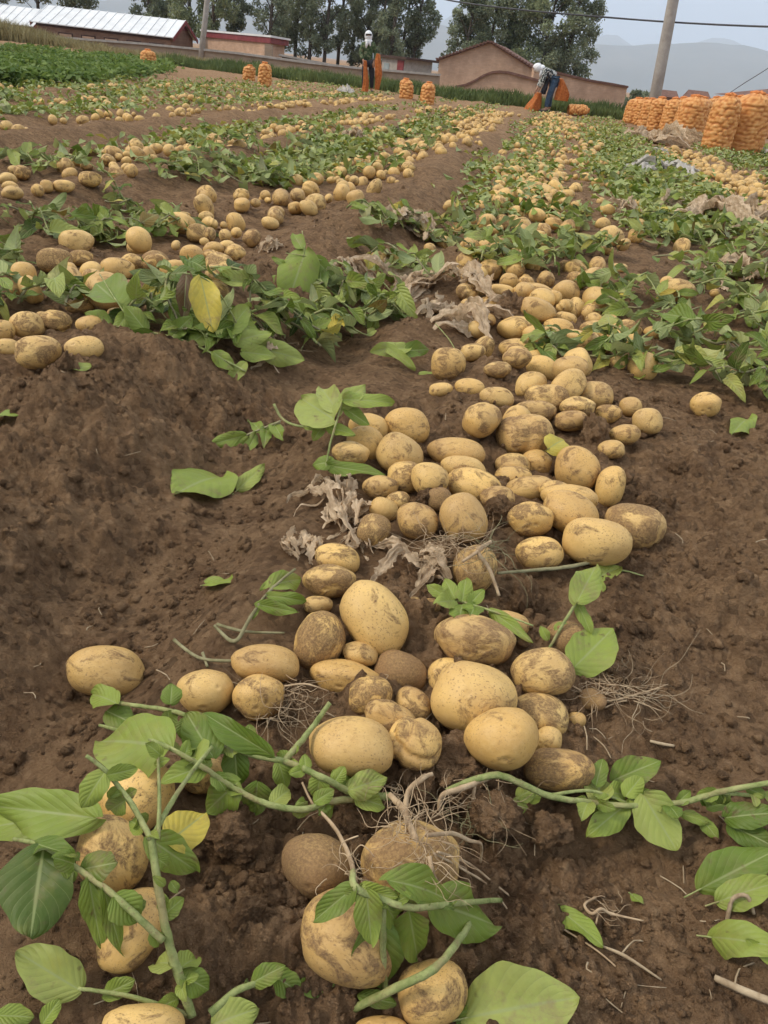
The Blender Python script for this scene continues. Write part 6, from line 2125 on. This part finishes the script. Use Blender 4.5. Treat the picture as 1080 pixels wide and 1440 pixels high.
# ------------------------------------------------------------------ far leaf litter (uncountable)
def far_litter():
    rg = np.random.default_rng(77)
    n = 150000
    py = rg.uniform(112, 330, n) ** 1.0
    px = rg.uniform(-60, 1140, n)
    d = CF[None] + CR[None] * ((px - 540) / FPX)[:, None] - CU[None] * ((py - 720) / FPX)[:, None]
    ok = d[:, 2] < -.004
    d = d[ok]
    t = (0.05 - CAM_H) / d[:, 2]
    g = CP + d * t[:, None]
    x, y = g[:, 0], g[:, 1]
    bands = np.array([(.95, .42), (-.55, .16), (-1.95, .28), (-3.25, .18), (-4.9, .32), (-6.1, .3), (-7.3, .5), (-8.8, .6), (-10.5, .9), (-12.5, 1.2), (1.35, .35), (2.9, .35), (4.2, .8), (-.12, .26)]) * np.array([1, .85])
    w = np.array([1, .5, 1, .75, .8, .8, .9, 1, 1, 1, .8, .6, .9, .42])
    dn = np.max(w[None] * np.exp(-((x[:, None] - bands[None, :, 0] + .08 * np.sin(y * .9)[:, None]) / bands[None, :, 1]) ** 2), 1)
    dn *= np.clip(.45 + 1.6 * (vnoise(x * 1.1, y * .7, 91) + .35), 0, 1.25)
    bare = gauss(x, -.9, .36) + gauss(x, -2.42, .26) + gauss(x, -3.80, .34) + gauss(x, -1.38, .16) * .7 + gauss(x, -4.75, .2) * .7 + gauss(x, 2.05, .25) * .8
    dn *= 1 - .95 * np.clip(bare, 0, 1) * np.clip(1.6 - y / 16, 0, 1)
    keep = (rg.random(len(x)) < dn * (.8 + .55 * np.clip((y - 9) / 6, 0, 1))) & (y > 5.2) & (y < 27 + 5 * (x < -3)) & ((y > 7.0) | (rg.random(len(x)) < .35))
    x, y = x[keep], y[keep]
    n = len(x)
    z = H0(x, y) + rg.random(n) ** 1.5 * .085 + .008
    c = np.stack([x, y, z], 1)
    a = rg.normal(size=(n, 3)) * np.array([1, 1, .4])
    a /= np.linalg.norm(a, axis=1)[:, None]
    up = rg.normal(size=(n, 3)) * .6 + np.array([0, 0, 1.0])
    b = np.cross(up, a)
    b /= np.linalg.norm(b, axis=1)[:, None]
    nn = np.cross(a, b)
    s = (rg.uniform(.028, .055, n))[:, None]
    w_ = s * rg.uniform(.42, .7, n)[:, None]
    mid = c
    v = np.stack([c - a * s - nn * s * .25, c + b * w_ + nn * s * .15 - a * s * .15, c + a * s - nn * s * .35, c - b * w_ + nn * s * .15 - a * s * .15], 1).reshape(-1, 3)
    i = np.arange(n)[:, None] * 4
    f = np.concatenate([i + np.array([[0, 1, 2]]), i + np.array([[0, 2, 3]])])
    tone = np.clip(rg.normal(.54, .18, n) + .25 * (vnoise(x * 1.5, y * 1.5, 5)), 0, .86)
    pale = rg.random(n)
    tone = np.where(pale < .05, .84, tone)
    tone = np.where(pale > .98, 1.0, tone)
    o = link('leaf_litter', mesh_np('leaf_litter', v, f, 'leaf_mass', False, None, {'tone': np.repeat(tone, 4)}))
    o['label'] = 'mass of cut green potato leaves covering the far rows'
    kind(o, 'stuff')
    print('litter', n)
far_litter()

# ================================================================== PLASTIC FILM, CLODS, LITTER
GF = 'scraps of old mulch film'
def film(label, px, py, wpx, hpx, lift, seed, mat='film', rz=None):
    """a rag of old plastic: thin torn ribbons, folded over one another"""
    rg = np.random.default_rng(seed + 40)
    t = ground_t(px, py)
    sx = wpx * t / FPX
    d = ray(px, py)
    c = CP + d * t
    z0 = float(H0(c[0], c[1]))
    slope = max(.25, -d[2] / np.linalg.norm(d))
    sy = min(hpx * t / FPX / slope, max(sx * 1.6, hpx * t / FPX * 1.3))
    hz = min(lift * 1.2, .6 * min(sx, sy)) + .008
    V, F, off = [], [], 0
    long_y = sy > sx
    L, Wd = (sy, sx) if long_y else (sx, sy)
    ns, nw = 22, 9
    for k in range(9):
        p0 = np.array([rg.uniform(-.5, .1) * L, rg.uniform(-.42, .42) * Wd])
        a = rg.normal(0, .35)
        ln = L * rg.uniform(.45, .95)
        w0 = Wd * rg.uniform(.14, .40)
        roll, tw = rg.uniform(-.8, .8), rg.normal(0, .8)
        ph = rg.uniform(0, 9, 4)
        pos, zc = p0.copy(), hz * rg.uniform(.0, .55)
        grid = np.zeros((ns, nw, 3))
        for i in range(ns):
            f = i / (ns - 1)
            a += rg.normal(0, .16)
            pos = pos + np.array([math.cos(a), math.sin(a)]) * ln / ns
            hh = zc + hz * .55 * (math.sin(f * 5 + ph[0]) * .5 + .5) * math.sin(f * PI) ** .5
            w = w0 * (.35 + .65 * math.sin(min(1, f * 1.15 + .1) * PI) ** .6) * (1 + .25 * math.sin(i * 1.9 + ph[1]))
            rr = roll + tw * f + .5 * math.sin(f * 7 + ph[2])
            for j in range(nw):
                sj = j / (nw - 1) - .5
                cr = (math.sin(sj * 19 + ph[3] + f * 3) * .16 + math.sin(sj * 37 + f * 9 + ph[1]) * .07) * w + rg.normal(0, .015) * w
                ox, oz = sj * w * math.cos(rr) - cr * math.sin(rr), sj * w * math.sin(rr) + cr * math.cos(rr)
                edge = rg.normal(0, .05) * w if j in (0, nw - 1) else 0
                grid[i, j] = (pos[0] - math.sin(a) * (ox + edge), pos[1] + math.cos(a) * (ox + edge), hh + oz)
        g = grid.reshape(-1, 3)
        if long_y:
            g = np.stack([g[:, 1], -g[:, 0], g[:, 2]], 1)
        co, si = math.cos(YAW), math.sin(YAW)
        g = np.stack([g[:, 0] * co - g[:, 1] * si, g[:, 0] * si + g[:, 1] * co, g[:, 2]], 1)
        gz = H0(g[:, 0] + c[0], g[:, 1] + c[1]) - z0 + .002
        g[:, 2] = np.maximum(g[:, 2] + gz, gz)
        idx = np.arange(ns * nw).reshape(ns, nw) + off
        F.append(np.stack([idx[:-1, :-1], idx[1:, :-1], idx[1:, 1:], idx[:-1, 1:]], -1).reshape(-1, 4))
        V.append(g)
        off += ns * nw
    o = link('film_scrap', mesh_np('film_scrap', np.concatenate(V), np.concatenate(F), mat), None, (c[0], c[1], z0))
    tag(o, label, 'plastic film', GF)
film('crumpled grey film strip left of the middle heap', 462, 705, 46, 110, .055, 1)
film('film tail under the grey strip beside the middle heap', 495, 725, 60, 60, .04, 2)
film('pale film shred above the pair of potatoes', 420, 772, 60, 36, .02, 14)
film('pale twisted film strip between the two heaps', 590, 800, 62, 90, .085, 3)
film('small white film shred by the pale twisted strip', 508, 762, 36, 36, .03, 15)
film('long brown film bundle draped left of the main windrow', 628, 405, 100, 50, .08, 4)
film('dark crumpled film below the long brown bundle', 640, 448, 90, 44, .06, 5)
film('dirty grey film flap standing among centre leaves', 500, 395, 46, 60, .10, 6)
film('white crinkled film behind the centre leaves', 585, 325, 70, 24, .07, 7)
film('pale film rag beside the lone potato', 540, 378, 36, 16, .05, 16)
film('dark film rag standing left of centre', 388, 352, 26, 40, .09, 17)
film('big brown film bundle on the right leaf band', 1005, 305, 110, 50, .13, 8)
film('pale film sheet beside the right-hand potatoes', 940, 246, 60, 26, .12, 9, 'film_white')
film('film strip crossing the right leaf band', 1040, 388, 100, 30, .06, 10)
film('grey film ridge below the orange sacks', 915, 200, 70, 24, .14, 11)
film('white film scrap below the orange sacks', 925, 218, 20, 16, .10, 12, 'film_white')
film('white film sheet right of the biggest sack', 1062, 215, 26, 16, .12, 13, 'film_white')
film('whitish root and film bundle below the yellow leaf', 372, 490, 44, 26, .06, 18)
film('pale film shred at far left band', 320, 200, 20, 14, .10, 19)
film('pale film lump on the far left windrow', 500, 205, 40, 14, .12, 20)
film('grey film scrap left of the white crinkled film', 880, 300, 34, 20, .08, 21)

def clod_mesh(seed, sub=3, rough=.22):
    v, f = ICO[sub]
    p = v.copy()
    rg = np.random.default_rng(seed)
    o3 = rg.uniform(0, 50, 3)
    n3 = lambda f, sd: vnoise3(v[:, 0] * f + o3[0], v[:, 1] * f + o3[1], v[:, 2] * f + o3[2], sd)
    rad = 1 + .55 * n3(1.4, 1) + .32 * n3(3.1, 2) + .20 * n3(6.5, 3) + .13 * n3(13, 4) + .08 * n3(26, 5)
    cut = [rg.normal(size=3) for _ in range(5)]
    for d in cut:
        d = d / np.linalg.norm(d)
        h = v @ d
        rad *= np.where(h > .72, .72 / np.maximum(h, .1), 1) ** .8
    return mesh_np('soil_clod', p * rad[:, None], f, 'clod')
CM = [clod_mesh(700 + k, 6, .2) for k in range(6)]
GC = 'dark clods of soil'
for k, (px, py, w, h, lab) in enumerate((
  (642, 1078, 92, 72, 'biggest dark clod below the smooth oval potato'), (588, 1095, 66, 44, 'clod left of the biggest dark clod'), (690, 1150, 80, 66, 'dark clod under the bare root crown'), (772, 1168, 62, 50, 'clod below the right vine'),
  (322, 1175, 74, 74, 'round dark clod right of the spotted yellow leaf'), (510, 1160, 46, 34, 'reddish clod left of the cracked potato'), (606, 702, 48, 40, 'dark clod stuck between potatoes in the middle heap'),
  (708, 722, 52, 44, 'clod among roots in the middle heap'), (915, 712, 40, 34, 'clod behind the far right potato of the middle heap'), (835, 612, 54, 34, 'clod right of the knobbly potatoes'), (380, 1255, 60, 46, 'broken clod left of the crusted potato'), (350, 1290, 70, 46, 'flat clod at lower centre left'),
  (90, 522, 46, 26, 'clod at the foot of a left windrow potato'), (400, 1160, 36, 24, 'small clod under the long vine'), (740, 850, 70, 40, 'dark soil lump right of the small sprig'), (545, 1085, 40, 30, 'small clod beside the pale curled leaf'), (953, 660, 26, 20, 'lone small clod on the bare right strip'),
  (300, 1240, 40, 28, 'small clod below the round dark clod'), (700, 1205, 50, 34, 'clod right of the cracked potato'), (968, 888, 22, 16, 'pebble-sized clod on the right bank'), (860, 888, 22, 14, 'small clod above the root mat'), (380, 470, 30, 20, 'clod under the bent plant'),
  (720, 440, 50, 34, 'dark clod beside the dark crumpled film'))):
    p = P(px, py, .35 * h / FPX * 1.2)
    t = project(p)[2]
    o = link('soil_clod', CM[k % 6], None, p)
    o.scale = (w / 2 * t / FPX * 1.1, .5 * (w + h) / 2 * t / FPX * 1.1, h / 2 * t / FPX * 1.05)
    if 'cake' in lab:
        o.location = P(px, py, .075)
    o.rotation_euler = (.2 * k, .1 * k, k * 1.3)
    tag(o, lab, 'soil clod', GC)
# countless crumbs and small clods
def crumbs():
    rg = np.random.default_rng(5)
    V, F, off = [], [], 0
    for (n, y0, y1, sub, lo, hi) in ((11000, 540, 1470, 1, 1.6, 8), (3600, 560, 1470, 2, 5, 20), (4000, 280, 600, 1, 1.5, 6)):
        bv, bf = ICO[sub]
        px, py = rg.uniform(-60, 1140, n), rg.uniform(y0, y1, n)
        d = CF[None] + CR[None] * ((px - 540) / FPX)[:, None] - CU[None] * ((py - 720) / FPX)[:, None]
        t = (0.02 - CAM_H) / d[:, 2]
        x, y = d[:, 0] * t, d[:, 1] * t
        ok = vnoise(x * 4, y * 4, 19) + rg.uniform(-.35, .35, n) > -.05
        x, y, t = x[ok], y[ok], t[ok]
        n = len(x)
        r = (lo + (hi - lo) * rg.random(n) ** 3) * t / FPX * .5
        s = r[:, None] * rg.uniform(.7, 1.3, (n, 3))
        a = rg.uniform(0, 2 * PI, n)[:, None]
        p = bv[None] * (1 + rg.uniform(-.3, .3, (n, len(bv), 1))) * s[:, None, :]
        p = np.stack([p[..., 0] * np.cos(a) - p[..., 1] * np.sin(a), p[..., 0] * np.sin(a) + p[..., 1] * np.cos(a), p[..., 2]], -1)
        p = p + np.stack([x, y, H(x, y) + r * .25], -1)[:, None, :]
        V.append(p.reshape(-1, 3))
        F.append((bf[None] + (off + np.arange(n) * len(bv))[:, None, None]).reshape(-1, 3))
        off += n * len(bv)
    o = link('soil_crumbs', mesh_np('soil_crumbs', np.concatenate(V), np.concatenate(F), 'soil', False))
    o['label'] = 'loose crumbs and small clods scattered over the soil'
    kind(o, 'stuff')
    V, F, off = [], [], 0
    m = MB()
    for _ in range(110):
        px, py = rg.uniform(-20, 1100), rg.uniform(420, 1450)
        d = ray(px, py)
        t = (0.02 - CAM_H) / d[2]
        x, y = d[0] * t, d[1] * t
        z = float(H(np.array([x]), np.array([y]))[0]) + .003
        a, L = rg.uniform(0, 2 * PI), rg.uniform(.004, .022)
        k = rg.normal(0, .004, 2)
        e = (math.cos(a) * L, math.sin(a) * L)
        m.tube([(x - e[0], y - e[1], z), (x + k[0], y + k[1], z + rg.uniform(0, .004)), (x + e[0], y + e[1], z + .001)], rg.uniform(.0004, .0012), 4, 2)
    o = link('straw_bits', m.mesh('straw_bits', 'straw', True))
    o['label'] = 'bits of straw and dry root lying on the soil'
    kind(o, 'stuff')
crumbs()
def stick(label, pts, r):
    p = P(pts[0][0], pts[0][1])
    m = MB().tube([P(a, b, c / 100) - p for a, b, c in pts], [x / 1000 for x in r], 7, 4)
    tag(link('dry_stick', m.mesh('dry_stick', 'straw', True), None, p), label, 'stick', 'dry sticks on the soil')
stick('thick dry stick at the lower right corner', [(1005, 1375, 1), (1050, 1395, 1.2), (1095, 1412, 1)], [3.5, 4, 4])
stick('arched dry root stub at right below the pale leaf', [(1022, 1298, 0), (1030, 1265, 2.5), (1050, 1260, 3), (1060, 1285, 1)], [2.5, 2.5, 2.5, 2])
stick('thin pale twig lower right of the long root', [(845, 1330, .6), (880, 1345, 1), (930, 1378, .6)], [1.2, 2, 1])
stick('short pale stub on the bare soil right of the front heap', [(914, 1042, .8), (930, 1046, .9), (948, 1049, .7)], [2, 2.4, 2])
